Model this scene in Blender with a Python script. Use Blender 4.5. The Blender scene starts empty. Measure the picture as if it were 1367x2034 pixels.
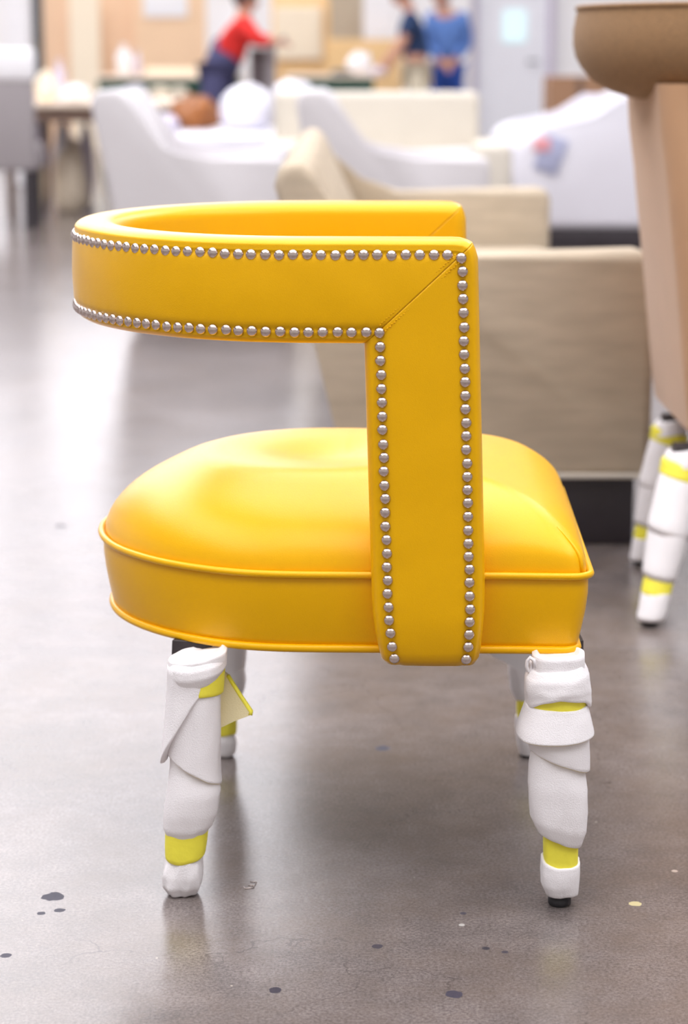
import bpy, bmesh, math, random
from mathutils import Vector, Matrix, noise
random.seed(7)
R = math.radians
sc = bpy.context.scene
COL = sc.collection

# ------------------------------------------------------------------ camera
H = 0.944            # eye height
PITCH = 11.8
F = 4240.0           # focal length in pixels of the 1367 x 2034 frame
cd = bpy.data.cameras.new('camera')
cam = bpy.data.objects.new('camera', cd)
COL.objects.link(cam)
cam.location = (0, 0, H)
cam.rotation_euler = (R(90 - PITCH), 0, 0)
cd.sensor_fit = 'VERTICAL'
cd.sensor_height = 36.0
cd.lens = F / 2034 * 36.0
cd.clip_end = 200
cd.dof.use_dof = True
cd.dof.focus_distance = 2.33
cd.dof.aperture_fstop = 4.1
sc.camera = cam

# ------------------------------------------------------------------ light
sc.view_settings.view_transform = 'Standard'
sc.view_settings.look = 'None'
sc.view_settings.gamma = 1
sc.view_settings.use_curve_mapping = False
sc.view_settings.exposure = 0.16
sc.cycles.use_denoising = True
sc.cycles.max_bounces = 6
sc.cycles.caustics_reflective = False
sc.cycles.caustics_refractive = False
w = bpy.data.worlds.new('world')
sc.world = w
w.use_nodes = True
wb = w.node_tree.nodes['Background']
wb.inputs[0].default_value = (1.0, 0.965, 0.95, 1)
wb.inputs[1].default_value = 0.56
SKYLIGHT = 4.2
GLAZING = 2.7


def area(name, loc, rot, sx, sy, power, col=(1, 1, 1)):
    l = bpy.data.lights.new(name, 'AREA')
    l.shape = 'RECTANGLE'
    l.size = sx
    l.size_y = sy
    l.energy = power
    l.color = col
    o = bpy.data.objects.new(name, l)
    o.location = loc
    o.rotation_euler = rot
    COL.objects.link(o)
    return o


# ------------------------------------------------------------------ pixel helpers (frame pixel -> point of the place)
ct, st = math.cos(R(PITCH)), math.sin(R(PITCH))


def ray(x, y):
    u = (x - 683.5) / F
    v = (1017 - y) / F
    return u, ct + v * st, -st + v * ct


def P(x, y, Y):
    u, dy, dz = ray(x, y)
    t = Y / dy
    return Vector((u * t, Y, H + dz * t))


def G(x, y, z=0.0):
    u, dy, dz = ray(x, y)
    t = (z - H) / dz
    return Vector((u * t, dy * t, z))


# ------------------------------------------------------------------ materials
def nodes(name):
    m = bpy.data.materials.new(name)
    m.use_nodes = True
    nt = m.node_tree
    return m, nt, nt.nodes['Principled BSDF']


def mat(name, col, rough=0.6, metal=0.0, bump=0.0, bscale=200, var=0.0, vscale=8, spec=0.5, sheen=0.0, vstretch=None, sub=0.0):
    m, nt, b = nodes(name)
    b.inputs['Base Color'].default_value = (*col, 1)
    b.inputs['Roughness'].default_value = rough
    b.inputs['Metallic'].default_value = metal
    b.inputs['Specular IOR Level'].default_value = spec
    if sheen:
        b.inputs['Sheen Weight'].default_value = sheen
    if sub:
        b.inputs['Subsurface Weight'].default_value = sub
        b.inputs['Subsurface Radius'].default_value = (0.01, 0.01, 0.01)
        b.inputs['Subsurface Scale'].default_value = 1.0
    tc = nt.nodes.new('ShaderNodeTexCoord')
    src = tc.outputs['Object']
    if vstretch:
        mp = nt.nodes.new('ShaderNodeMapping')
        mp.inputs['Scale'].default_value = vstretch
        nt.links.new(src, mp.inputs[0])
        src = mp.outputs[0]
    if var:
        n = nt.nodes.new('ShaderNodeTexNoise')
        n.inputs['Scale'].default_value = vscale
        n.inputs['Detail'].default_value = 6
        nt.links.new(src, n.inputs['Vector'])
        r = nt.nodes.new('ShaderNodeMix')
        r.data_type = 'RGBA'
        r.inputs['A'].default_value = (*[c * (1 - var) for c in col], 1)
        r.inputs['B'].default_value = (*[min(1, c * (1 + var)) for c in col], 1)
        nt.links.new(n.outputs['Fac'], r.inputs['Factor'])
        nt.links.new(r.outputs['Result'], b.inputs['Base Color'])
    if bump:
        n2 = nt.nodes.new('ShaderNodeTexNoise')
        n2.inputs['Scale'].default_value = bscale
        n2.inputs['Detail'].default_value = 3
        nt.links.new(src, n2.inputs['Vector'])
        bp = nt.nodes.new('ShaderNodeBump')
        bp.inputs['Strength'].default_value = bump
        bp.inputs['Distance'].default_value = 0.002
        nt.links.new(n2.outputs['Fac'], bp.inputs['Height'])
        nt.links.new(bp.outputs['Normal'], b.inputs['Normal'])
    return m


def emis(name, col, s):
    m, nt, b = nodes(name)
    b.inputs['Base Color'].default_value = (0, 0, 0, 1)
    b.inputs['Emission Color'].default_value = (*col, 1)
    b.inputs['Emission Strength'].default_value = s
    return m


M = {}
M['vinyl'] = mat('yellow_vinyl', (0.84, 0.445, 0.0002), 0.36, bump=0.16, bscale=900, var=0.03, vscale=30)
M['vinyl'].node_tree.nodes['Principled BSDF'].inputs['Specular Tint'].default_value = (1.0, 0.62, 0.06, 1)
_vb = M['vinyl'].node_tree.nodes['Principled BSDF']
_vb.inputs['Coat Weight'].default_value = 0.45
_vb.inputs['Coat Roughness'].default_value = 0.33
_vb.inputs['Coat IOR'].default_value = 1.5
M['nail'] = mat('nickel', (0.64, 0.54, 0.50), 0.25, 1.0, bump=0.12, bscale=500, var=0.15, vscale=300)
M['wood'] = mat('dark_stained_wood', (0.030, 0.022, 0.024), 0.5, bump=0.3, bscale=120, var=0.3, vscale=60)
M['foam'] = mat('white_foam', (0.88, 0.85, 0.86), 0.85, bump=0.35, bscale=700, var=0.03, vscale=25, sub=0.0)
M['foam_edge'] = mat('aged_foam_edge', (0.80, 0.70, 0.42), 0.85, bump=0.3, bscale=600)
M['tape'] = mat('yellow_tape', (0.92, 0.83, 0.07), 0.5, bump=0.5, bscale=90, var=0.08, vscale=60)
M['rubber'] = mat('black_rubber', (0.012, 0.010, 0.012), 0.6, bump=0.3)
M['linen'] = mat('beige_linen', (0.50, 0.415, 0.31), 0.9, bump=0.5, bscale=300, var=0.28, vscale=9, vstretch=(1, 1, 6))
M['cream'] = mat('cream_cloth', (0.66, 0.61, 0.53), 0.9, bump=0.3, bscale=300, var=0.04)
M['grey_cloth'] = mat('pale_grey_cloth', (0.62, 0.595, 0.61), 0.9, bump=0.3, bscale=300, var=0.04)
M['dark_grey'] = mat('slate_cloth', (0.34, 0.31, 0.32), 0.9, bump=0.3, var=0.06)
M['plinth'] = mat('plinth_wood', (0.035, 0.028, 0.034), 0.42, var=0.3, vscale=10)
M['tan'] = mat('tan_velvet', (0.52, 0.31, 0.175), 0.9, bump=0.3, bscale=350, var=0.10, vscale=12, sheen=0.25)
M['tan_dark'] = mat('brown_tweed', (0.35, 0.205, 0.098), 0.9, bump=0.8, bscale=380, var=0.55, vscale=150, sheen=0.1, vstretch=(1, 1, 4))
M['plastic'] = mat('white_plastic_wrap', (0.78, 0.77, 0.84), 0.25, bump=0.6, bscale=12, var=0.03, vscale=5)
M['wall'] = mat('white_paint', (0.88, 0.87, 0.88), 0.8, var=0.02)
M['door'] = mat('door_paint', (0.84, 0.85, 0.91), 0.6, var=0.02)
M['ceiling'] = mat('ceiling_deck', (0.28, 0.26, 0.26), 0.9, var=0.05)
M['card'] = mat('cardboard', (0.80, 0.56, 0.38), 0.9, var=0.06, vscale=3)
M['card2'] = mat('kraft_board', (0.86, 0.61, 0.40), 0.9, var=0.06, vscale=3)
M['ply'] = mat('plywood', (0.92, 0.80, 0.62), 0.7, var=0.05, vscale=3)
M['orange'] = mat('honey_wood', (0.90, 0.60, 0.29), 0.7, var=0.08, vscale=3)
M['white'] = mat('white_sheet', (0.85, 0.84, 0.86), 0.7, var=0.02)
M['green'] = mat('table_edge_green', (0.03, 0.10, 0.07), 0.6, var=0.1)
M['table'] = mat('worktop_board', (0.86, 0.72, 0.58), 0.6, var=0.05)
M['steel'] = mat('grey_steel', (0.08, 0.085, 0.09), 0.5, 0.3, var=0.1)
M['rust'] = mat('rust_leather', (0.30, 0.10, 0.02), 0.6, var=0.4, vscale=6)
M['brown'] = mat('brown_board', (0.15, 0.095, 0.07), 0.8, var=0.1)
M['box'] = mat('carton', (0.34, 0.19, 0.11), 0.9, var=0.06)
M['yellow'] = mat('yellow_paint', (0.8, 0.5, 0.05), 0.6, var=0.05)
M['lav'] = mat('lavender_cloth', (0.62, 0.57, 0.68), 0.8, var=0.05)
M['bluelabel'] = mat('blue_label', (0.42, 0.44, 0.62), 0.6, var=0.1)
M['redlabel'] = mat('red_label', (0.80, 0.36, 0.40), 0.6, var=0.1)
M['skin'] = mat('skin', (0.55, 0.28, 0.19), 0.6, var=0.05)
M['hair'] = mat('dark_hair', (0.012, 0.012, 0.018), 0.5, bump=0.5, var=0.2)
M['navy'] = mat('navy_knit', (0.020, 0.045, 0.12), 0.9, bump=0.3, var=0.15)
M['blue'] = mat('blue_cotton', (0.10, 0.20, 0.50), 0.9, bump=0.3, var=0.15)
M['denim'] = mat('blue_denim', (0.03, 0.09, 0.42), 0.9, bump=0.3, var=0.15)
M['khaki'] = mat('khaki_twill', (0.80, 0.71, 0.54), 0.9, bump=0.3, var=0.05)
M['red'] = mat('red_knit', (0.80, 0.035, 0.03), 0.9, bump=0.3, var=0.1)
M['apron'] = mat('indigo_twill', (0.07, 0.07, 0.16), 0.9, bump=0.3, var=0.1)
M['shoe'] = mat('shoe_leather', (0.03, 0.025, 0.02), 0.5, var=0.1)
M['skylight'] = emis('unseen_skylight_glow', (0.98, 0.965, 1.0), SKYLIGHT)
M['clerestory'] = emis('clerestory_glow', (0.96, 0.94, 1.0), GLAZING)
M['view'] = emis('daylight_view', (0.75, 0.95, 1.0), 1.0)
M['bin'] = mat('tinted_plastic', (0.10, 0.075, 0.08), 0.6, var=0.05)


def floor_material():
    m, nt, b = nodes('polished_concrete')
    N = nt.nodes
    L = nt.links.new
    tc = N.new('ShaderNodeTexCoord')
    obj = tc.outputs['Object']

    def noi(scale, detail=8, rough=0.6, vec=obj):
        n = N.new('ShaderNodeTexNoise')
        n.inputs['Scale'].default_value = scale
        n.inputs['Detail'].default_value = detail
        n.inputs['Roughness'].default_value = rough
        L(vec, n.inputs['Vector'])
        return n.outputs['Fac']

    def ramp(f, stops):
        r = N.new('ShaderNodeValToRGB')
        e = r.color_ramp.elements
        e[0].position, e[0].color = stops[0][0], (*stops[0][1], 1)
        e[1].position, e[1].color = stops[-1][0], (*stops[-1][1], 1)
        for p, c in stops[1:-1]:
            k = e.new(p)
            k.color = (*c, 1)
        L(f, r.inputs[0])
        return r.outputs[0]

    def mix(a, b_, f, mode='MIX'):
        x = N.new('ShaderNodeMix')
        x.data_type = 'RGBA'
        x.blend_type = mode
        for s, v in (('A', a), ('B', b_)):
            if isinstance(v, tuple):
                x.inputs[s].default_value = (*v, 1)
            else:
                L(v, x.inputs[s])
        if isinstance(f, float):
            x.inputs['Factor'].default_value = f
        else:
            L(f, x.inputs['Factor'])
        return x.outputs['Result']

    def math_(op, a, b_=None, clamp=False):
        x = N.new('ShaderNodeMath')
        x.operation = op
        x.use_clamp = clamp
        for i, v in enumerate((a, b_)):
            if v is None:
                continue
            if isinstance(v, (int, float)):
                x.inputs[i].default_value = v
            else:
                L(v, x.inputs[i])
        return x.outputs[0]

    big = ramp(noi(1.6, 5), [(0.35, (0.130, 0.110, 0.103)), (0.65, (0.198, 0.170, 0.163))])
    mid = ramp(noi(14, 8, 0.7), [(0.3, (0.72, 0.72, 0.72)), (0.7, (1.18, 1.17, 1.16))])
    fine = ramp(noi(260, 4, 0.8), [(0.32, (0.46, 0.44, 0.45)), (0.68, (1.5, 1.49, 1.48))])
    c = mix(big, mid, 1.0, 'MULTIPLY')
    c = mix(c, fine, 1.0, 'MULTIPLY')
    # brown mineral mottling
    c = mix(c, (0.135, 0.100, 0.078), ramp(noi(5.5, 9, 0.7), [(0.42, (0, 0, 0)), (0.72, (0.7, 0.7, 0.7))]))
    # pale specks
    v = N.new('ShaderNodeTexVoronoi')
    v.inputs['Scale'].default_value = 22
    L(obj, v.inputs['Vector'])
    sp = math_('LESS_THAN', v.outputs['Distance'], 0.035)
    gate = math_('GREATER_THAN', noi(9, 2), 0.55)
    c = mix(c, (0.50, 0.44, 0.36), math_('MULTIPLY', math_('MULTIPLY', sp, gate), 0.7))
    # hairline cracks
    wv = N.new('ShaderNodeTexNoise')
    wv.inputs['Scale'].default_value = 5
    wv.inputs['Detail'].default_value = 8
    L(obj, wv.inputs['Vector'])
    add = N.new('ShaderNodeVectorMath')
    add.operation = 'MULTIPLY_ADD'
    L(wv.outputs['Color'], add.inputs[0])
    add.inputs[1].default_value = (0.35, 0.35, 0)
    L(obj, add.inputs[2])
    vc = N.new('ShaderNodeTexVoronoi')
    vc.feature = 'DISTANCE_TO_EDGE'
    vc.inputs['Scale'].default_value = 3.6
    L(add.outputs[0], vc.inputs['Vector'])
    crack = math_('LESS_THAN', vc.outputs['Distance'], 0.0035)
    cg = ramp(noi(3.0, 3), [(0.50, (0, 0, 0)), (0.58, (0.6, 0.6, 0.6))])
    crackf = math_('MULTIPLY', crack, cg)
    c = mix(c, (0.055, 0.042, 0.042), crackf)
    # drips and paint marks at their own spots
    wob = noi(60, 4)
    matte = None
    spots = [(105, 1781, 24, (0.040, 0.042, 0.065)), (118, 1808, 12, (0.05, 0.052, 0.075)),
             (82, 1814, 9, (0.05, 0.052, 0.075)), (12, 1898, 12, (0.05, 0.05, 0.075)),
             (548, 1967, 14, (0.020, 0.018, 0.035)), (902, 1976, 19, (0.025, 0.022, 0.045)),
             (750, 1880, 12, (0.035, 0.03, 0.045)), (966, 1884, 9, (0.02, 0.018, 0.03)),
             (1003, 1891, 7, (0.035, 0.03, 0.045)), (920, 1814, 7, (0.045, 0.04, 0.06)),
             (761, 1486, 15, (0.055, 0.058, 0.09)), (1262, 1795, 13, (0.55, 0.47, 0.24)),
             (917, 1837, 7, (0.42, 0.40, 0.38)), (1340, 1730, 7, (0.42, 0.33, 0.27)), (120, 1045, 14, (0.12, 0.115, 0.135))]
    for x, y, r, colr in spots:
        p = G(x, y)
        rad = r / F * p.y
        d = N.new('ShaderNodeVectorMath')
        d.operation = 'SUBTRACT'
        L(obj, d.inputs[0])
        d.inputs[1].default_value = (p.x, p.y, 0)
        ln = N.new('ShaderNodeVectorMath')
        ln.operation = 'LENGTH'
        L(d.outputs[0], ln.inputs[0])
        dist = math_('ADD', ln.outputs['Value'], math_('MULTIPLY', math_('SUBTRACT', wob, 0.5), rad * 1.3))
        f = math_('MULTIPLY', math_('LESS_THAN', dist, rad), 0.85)
        c = mix(c, colr, f)
        matte = f if matte is None else math_('MAXIMUM', matte, f)
    L(c, b.inputs['Base Color'])
    rr = N.new('ShaderNodeMapRange')
    rr.inputs['To Min'].default_value = 0.14
    rr.inputs['To Max'].default_value = 0.28
    L(noi(3.2, 6, 0.65), rr.inputs['Value'])
    L(math_('ADD', rr.outputs[0], math_('MULTIPLY', matte, 0.5)), b.inputs['Roughness'])
    L(math_('SUBTRACT', 0.8, math_('MULTIPLY', matte, 0.6)), b.inputs['Specular IOR Level'])
    bp = N.new('ShaderNodeBump')
    bp.inputs['Strength'].default_value = 0.10
    bp.inputs['Distance'].default_value = 0.002
    L(noi(90, 6, 0.7), bp.inputs['Height'])
    L(bp.outputs[0], b.inputs['Normal'])
    return m


M['floor'] = floor_material()


# ------------------------------------------------------------------ object helpers
def tag(o, label=None, cat=None, group=None, kind=None):
    if label:
        o['label'] = label
    if cat:
        o['category'] = cat
    if group:
        o['group'] = group
    if kind:
        o['kind'] = kind
    return o


def empty(name, loc, label, cat, group=None):
    o = bpy.data.objects.new(name, None)
    COL.objects.link(o)
    o.location = loc
    o.empty_display_size = 0.05
    return tag(o, label, cat, group)


def obj(name, bm, m, parent=None, smooth=True, origin=None, autos=None):
    """bm is in world coordinates; the object's origin is put at its parent's place"""
    me = bpy.data.meshes.new(name)
    bmesh.ops.recalc_face_normals(bm, faces=bm.faces)
    off = Vector((0, 0, 0))
    if origin is not None:
        off = Vector(origin)
    if off.length:
        for v in bm.verts:
            v.co -= off
    if autos is not None:
        for e in bm.edges:
            if len(e.link_faces) == 2 and e.calc_face_angle(0) > R(autos):
                e.smooth = False
    bm.to_mesh(me)
    bm.free()
    if smooth:
        for p in me.polygons:
            p.use_smooth = True
    o = bpy.data.objects.new(name, me)
    COL.objects.link(o)
    for mm in (m if isinstance(m, (list, tuple)) else [m]):
        me.materials.append(mm)
    o.location = off
    if parent is not None:
        o.parent = parent
        root = parent
        loc = Vector(parent.location)
        while root.parent is not None:
            root = root.parent
        # parts sit unrotated: the world place of the parent is the sum of the translations
        wl = worldloc(parent)
        o.matrix_parent_inverse = Matrix.Translation(-wl)
    return o


def worldloc(o):
    l = Vector(o.location)
    if o.parent is not None:
        l = l + Vector(o.matrix_parent_inverse.translation) + worldloc(o.parent)
    return l


def box(bm, x0, x1, y0, y1, z0, z1, bev=0.0, seg=2):
    t = bmesh.new()
    vs = [t.verts.new((x, y, z)) for z in (z0, z1) for y in (y0, y1) for x in (x0, x1)]
    for f in ((0, 2, 3, 1), (4, 5, 7, 6), (0, 1, 5, 4), (2, 6, 7, 3), (0, 4, 6, 2), (1, 3, 7, 5)):
        t.faces.new([vs[i] for i in f])
    if bev:
        bmesh.ops.bevel(t, geom=list(t.edges), offset=bev, segments=seg, profile=0.5, affect='EDGES')
    merge(bm, t)
    return bm


def merge(bm, t):
    me = bpy.data.meshes.new('tmp')
    t.to_mesh(me)
    t.free()
    bm.from_mesh(me)
    bpy.data.meshes.remove(me)


def extrude(bm, pts, y0, y1, bev=0.01, seg=3):
    """outline in (x, z) extruded from y0 to y1 with rolled rims"""
    t = bmesh.new()
    a = [t.verts.new((x, y0, z)) for x, z in pts]
    b = [t.verts.new((x, y1, z)) for x, z in pts]
    fa = t.faces.new(a)
    fb = t.faces.new(b[::-1])
    n = len(pts)
    for i in range(n):
        j = (i + 1) % n
        t.faces.new((a[j], a[i], b[i], b[j]))
    if bev:
        ed = list(fa.edges) + list(fb.edges)
        bmesh.ops.bevel(t, geom=ed, offset=bev, segments=seg, profile=0.5, affect='EDGES')
    merge(bm, t)
    return bm


def tube(bm, pts, r, n=8, closed=False, cap=True):
    pts = [Vector(p) for p in pts]
    rings = []
    m = len(pts)
    up = None
    for i, p in enumerate(pts):
        if closed:
            d = pts[(i + 1) % m] - pts[i - 1]
        else:
            d = pts[min(i + 1, m - 1)] - pts[max(i - 1, 0)]
        d.normalize()
        if up is None:
            up = Vector((0, 0, 1)) if abs(d.z) < 0.9 else Vector((1, 0, 0))
        s = d.cross(up).normalized()
        up = s.cross(d).normalized()
        rr = r[i] if isinstance(r, (list, tuple)) else r
        rings.append([bm.verts.new(p + (s * math.cos(a) + up * math.sin(a)) * rr) for a in [2 * math.pi * k / n for k in range(n)]])
    for i in range(m if closed else m - 1):
        A, B = rings[i], rings[(i + 1) % m]
        for k in range(n):
            bm.faces.new((A[k], A[(k + 1) % n], B[(k + 1) % n], B[k]))
    if cap and not closed:
        bm.faces.new(rings[0][::-1])
        bm.faces.new(rings[-1])
    return bm


def grid_rings(bm, rings, close_u=True, cap0=False, cap1=False):
    vr = [[bm.verts.new(p) for p in r] for r in rings]
    n = len(vr[0])
    for i in range(len(vr) - 1):
        A, B = vr[i], vr[i + 1]
        for k in range(n if close_u else n - 1):
            bm.faces.new((A[k], A[(k + 1) % n], B[(k + 1) % n], B[k]))
    if cap0:
        bm.faces.new(vr[0][::-1])
    if cap1:
        bm.faces.new(vr[-1])
    return vr


def ellipsoid(bm, c, r, n=16, m=10, rot=None, lump=0.0, seed=0):
    c = Vector(c)
    rings = []
    for i in range(1, m):
        a = math.pi * i / m
        ring = []
        for k in range(n):
            b = 2 * math.pi * k / n
            p = Vector((math.sin(a) * math.cos(b) * r[0], math.sin(a) * math.sin(b) * r[1], math.cos(a) * r[2]))
            if lump:
                p *= 1 + lump * noise.noise(p.normalized() * 2 + Vector((seed, seed, 0)))
            if rot is not None:
                p = rot @ p
            ring.append(c + p)
        rings.append(ring)
    vr = grid_rings(bm, rings)
    top = Vector((0, 0, r[2]))
    if rot is not None:
        top = rot @ top
    k0 = k1 = 1.0
    if lump:
        k0 = 1 + lump * noise.noise(Vector((seed, seed, 2)))
        k1 = 1 + lump * noise.noise(Vector((seed, seed, -2)))
    a = bm.verts.new(c + top * k0)
    b = bm.verts.new(c - top * k1)
    for k in range(n):
        bm.faces.new((a, vr[0][k], vr[0][(k + 1) % n]))
        bm.faces.new((b, vr[-1][(k + 1) % n], vr[-1][k]))
    return bm


# ------------------------------------------------------------------ the setting
b = bmesh.new()
box(b, -16, 16, -6, 34, -0.1, 0)
tag(obj('floor', b, M['floor'], smooth=False), 'polished grey concrete floor', kind='structure')
WY = 27.5
b = bmesh.new()
box(b, -16, 16, WY, WY + 0.2, 0, 8.0)
tag(obj('wall_back', b, M['wall'], smooth=False), kind='structure')
b = bmesh.new()
box(b, -16.2, -16, -6, 34, 0, 8.0)
tag(obj('wall_left', b, M['wall'], smooth=False), kind='structure')
b = bmesh.new()
box(b, 16, 16.2, -6, 34, 0, 8.0)
tag(obj('wall_right', b, M['wall'], smooth=False), kind='structure')
b = bmesh.new()
box(b, -16, 16, -6, 34, 8.0, 8.2)
tag(obj('ceiling', b, M['ceiling'], smooth=False), kind='structure')
# unseen skylights: left rows inferred from floor reflections, the rest added for overhead light
k = 1
for x0, x1, y0, y1 in [(-9.0, -5.2, 6, 26), (-4.9, -2.5, 6, 26), (-2.2, -0.5, 12.2, 26),
                       (3.6, 7.0, 8, 26), (-8.5, -3.5, -5, 5), (-2.8, 2.8, -4.5, 11.5), (3.5, 8.5, -5, 5)]:
    b = bmesh.new()
    box(b, x0, x1, y0, y1, 7.94, 7.995)
    o = tag(obj('window_%d' % k, b, M['skylight'], smooth=False), kind='structure')
    b = bmesh.new()
    yy = y0
    while yy <= y1 + 0.01:
        box(b, x0 - 0.05, x1 + 0.05, yy - 0.04, yy + 0.04, 7.88, 7.99)
        yy += 2.0
    for xx in (x0, x1):
        box(b, xx - 0.05, xx + 0.05, y0, y1, 7.88, 7.99)
    obj('unseen_skylight_frame', b, M['white'], o, smooth=False)
    k += 1
# tall clerestory windows in the back wall, left
for x0, x1 in ((-12.0, -8.2), (-8.0, -4.2), (-4.0, -0.2)):
    b = bmesh.new()
    box(b, x0, x1, WY - 0.03, WY - 0.005, 2.05, 7.8)
    o = tag(obj('window_%d' % k, b, M['clerestory'], smooth=False), kind='structure')
    b = bmesh.new()
    for xx in (x0, (x0 + x1) / 2, x1):
        box(b, xx - 0.04, xx + 0.04, WY - 0.08, WY - 0.006, 2.0, 7.85)
    for zz in (2.05, 4.0, 5.9, 7.8):
        box(b, x0, x1, WY - 0.08, WY - 0.006, zz - 0.04, zz + 0.04)
    obj('window_frame', b, M['white'], o, smooth=False)
    k += 1
# door in the back wall, right
DX0, DX1 = P(948, 100, WY).x, P(1086, 100, WY).x
root = bpy.data.objects.new('door_1', None)
COL.objects.link(root)
root.location = ((DX0 + DX1) / 2, WY, 0)
root['kind'] = 'structure'
b = bmesh.new()
box(b, DX0, DX1, WY - 0.06, WY - 0.015, 0.01, 2.15, 0.006)
obj('door_leaf', b, M['door'], root, smooth=False)
b = bmesh.new()
for x0, x1, z0, z1 in ((DX0 - 0.09, DX0, 0, 2.25), (DX1, DX1 + 0.09, 0, 2.25), (DX0 - 0.09, DX1 + 0.09, 2.15, 2.25)):
    box(b, x0, x1, WY - 0.1, WY, z0, z1, 0.005)
obj('door_frame', b, M['lav'], root, smooth=False)
q0, q1 = P(998, 84, WY), P(1045, 20, WY)
b = bmesh.new()
box(b, q0.x, q1.x, WY - 0.075, WY - 0.055, q0.z, q1.z)
obj('door_window', b, M['view'], root, smooth=False)
b = bmesh.new()
tube(b, [(DX1 - 0.12, WY - 0.10, 1.0), (DX1 - 0.25, WY - 0.10, 1.0)], 0.012)
tube(b, [(DX1 - 0.12, WY - 0.10, 1.0), (DX1 - 0.12, WY - 0.05, 1.0)], 0.012)
obj('door_handle', b, M['steel'], root)
b = bmesh.new()
box(b, P(918, 50, WY).x - 0.08, P(918, 50, WY).x + 0.1, WY - 0.25, WY, 0, 8)
tag(obj('trim_1', b, M['wall'], smooth=False), kind='structure')

# ------------------------------------------------------------------ the yellow armchair
CX, CY = 0.0, 2.58
YAW = R(-1.8)
cy_, sy_ = math.cos(YAW), math.sin(YAW)
chair = empty('barrel_armchair', (CX, CY, 0), 'yellow vinyl barrel armchair with a nailhead-trimmed open back and foam-wrapped legs, in front', 'armchair')


def CW(x, y, z):
    """chair-local to world"""
    return Vector((CX + x * cy_ - y * sy_, CY + x * sy_ + y * cy_, z))


# ---- curved back band and the two front posts: one swept, mitred upholstered shell
RM, TH = 0.2645, 0.054          # mid radius and thickness
AX = -0.030                     # centre of the half circle
XE = 0.152                      # front end of the arms
ZT, ZB, WP = 0.7635, 0.6500, 0.1250
LS = XE - AX
LA = math.pi * RM
SE = LS + LA / 2                # s runs -SE .. SE, 0 at the back; near side positive


def plan(s):
    """mid path point and outward normal"""
    if abs(s) <= LA / 2:
        a = s / RM
        n = (-math.cos(a), -math.sin(a))
        return (AX + n[0] * RM, n[1] * RM), n
    sg = 1 if s > 0 else -1
    d = abs(s) - LA / 2
    return (AX + d, -sg * RM), (0, -sg)


def shell(s, z, bo):
    # soft front corner
    rc = 0.024
    ds, dz = SE - abs(s), ZT - z
    if ds < rc and dz < rc:
        u, v = rc - ds, rc - dz
        q = math.hypot(u, v)
        if q > 1e-9:
            k = max(u, v) / q
            k = 1 + (k - 1) * 0.8
            s = math.copysign(SE - (rc - u * k), s)
            z = ZT - (rc - v * k)
    (x, y), n = plan(s)
    wx = min(1, max(0, (x + 0.10) / 0.15))
    x += 0.034 * (ZT - z) * wx * wx * (3 - 2 * wx)
    zz = z + 0.006 * (y + 0.29) / 0.58
    return CW(x + n[0] * bo, y + n[1] * bo, zz)


def profile(wd):
    """closed loop of (a, b): a = inset from the outer edge, b = offset from the mid surface"""
    pts = []
    t = TH / 2
    ro, ri = 0.013, 0.020

    def dent(a):
        e = min(a, wd - a)
        return 0.0042 * math.sin(math.pi * min(1, max(0, (a / wd)))) ** 0.7 - 0.0022 * math.exp(-((e - 0.0175) / 0.0045) ** 2) - 0.0016 * math.exp(-((e - 0.0105) / 0.0013) ** 2)

    A = []
    for i in range(9):
        th = math.pi / 2 * i / 8
        A.append((ro - ro * math.cos(th), t - ro + ro * math.sin(th)))
    # outer face
    face = [0.0147 + 0 * 0, 0.016, 0.0175, 0.019, 0.021, 0.024, 0.028, 0.034]
    mids = [0.034 + (wd - 0.068) * k / 12 for k in range(1, 12)]
    fa = face + mids + [wd - f for f in face[::-1]]
    out = A[:]
    out += [(a, t) for a in fa]
    out += [(wd - a, b_) for a, b_ in A[::-1]]
    Bc = []
    for i in range(9):
        th = math.pi / 2 * i / 8
        Bc.append((ri - ri * math.cos(th), -(t - ri) - ri * math.sin(th)))
    inn = [(wd - a, b_) for a, b_ in Bc]
    inn += [(wd - ri - (wd - 2 * ri) * k / 8, -t - 0.002 * math.sin(math.pi * k / 8)) for k in range(1, 8)]
    inn += Bc[::-1]
    res = []
    for a, b_ in out:
        res.append((a, b_ + dent(a) if b_ > 0 else b_))
    res += inn
    return res


prof = profile(WP)
prof = [(a / WP, b_) for a, b_ in prof]
stations = []   # (O(s,z), I(s,z), inward shift, narrowing, groove)


def post_stations(sg):
    st_ = []
    zb = 0.287
    n = 46
    for i in range(n + 1):
        t = i / n
        t = t ** 1.0
        zO = zb + (ZT - zb) * t
        zI = zb + (ZB - zb) * t
        k = max(0.0, 1 - (min(zO, zI) - zb) / 0.085)
        st_.append(((sg * SE, zO), (sg * (SE - WP), zI), 0.012 * k ** 3, 0.010 * k ** 2.2, 0.0))
    st_[0] = (st_[0][0], st_[0][1], 0.020, 0.013, 0)
    return st_


def frac(Oo, Ii, t):
    return (Oo[0] + (Ii[0] - Oo[0]) * t, Oo[1] + (Ii[1] - Oo[1]) * t)


near_post = post_stations(1)
far_post = post_stations(-1)
band = []
nb = 130
for i in range(1, nb):
    t = -1 + 2 * i / nb
    # O runs over -SE..SE, I over -(SE-WP)..(SE-WP)
    band.append(((-t * -SE if False else t * SE * -1, ZT), (t * (SE - WP) * -1, ZB), 0, 0, 0))
# order: far post bottom -> far mitre -> band -> near mitre -> near post bottom
allst = far_post[:-1]
mit_f = far_post[-1]
allst.append((mit_f[0], mit_f[1], 0, 0, 0.0020))
band_sorted = sorted(band, key=lambda q: q[0][0])
allst += band_sorted
mit_n = near_post[-1]
allst.append((mit_n[0], mit_n[1], 0, 0, 0.0020))
allst += near_post[:-1][::-1]
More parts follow.
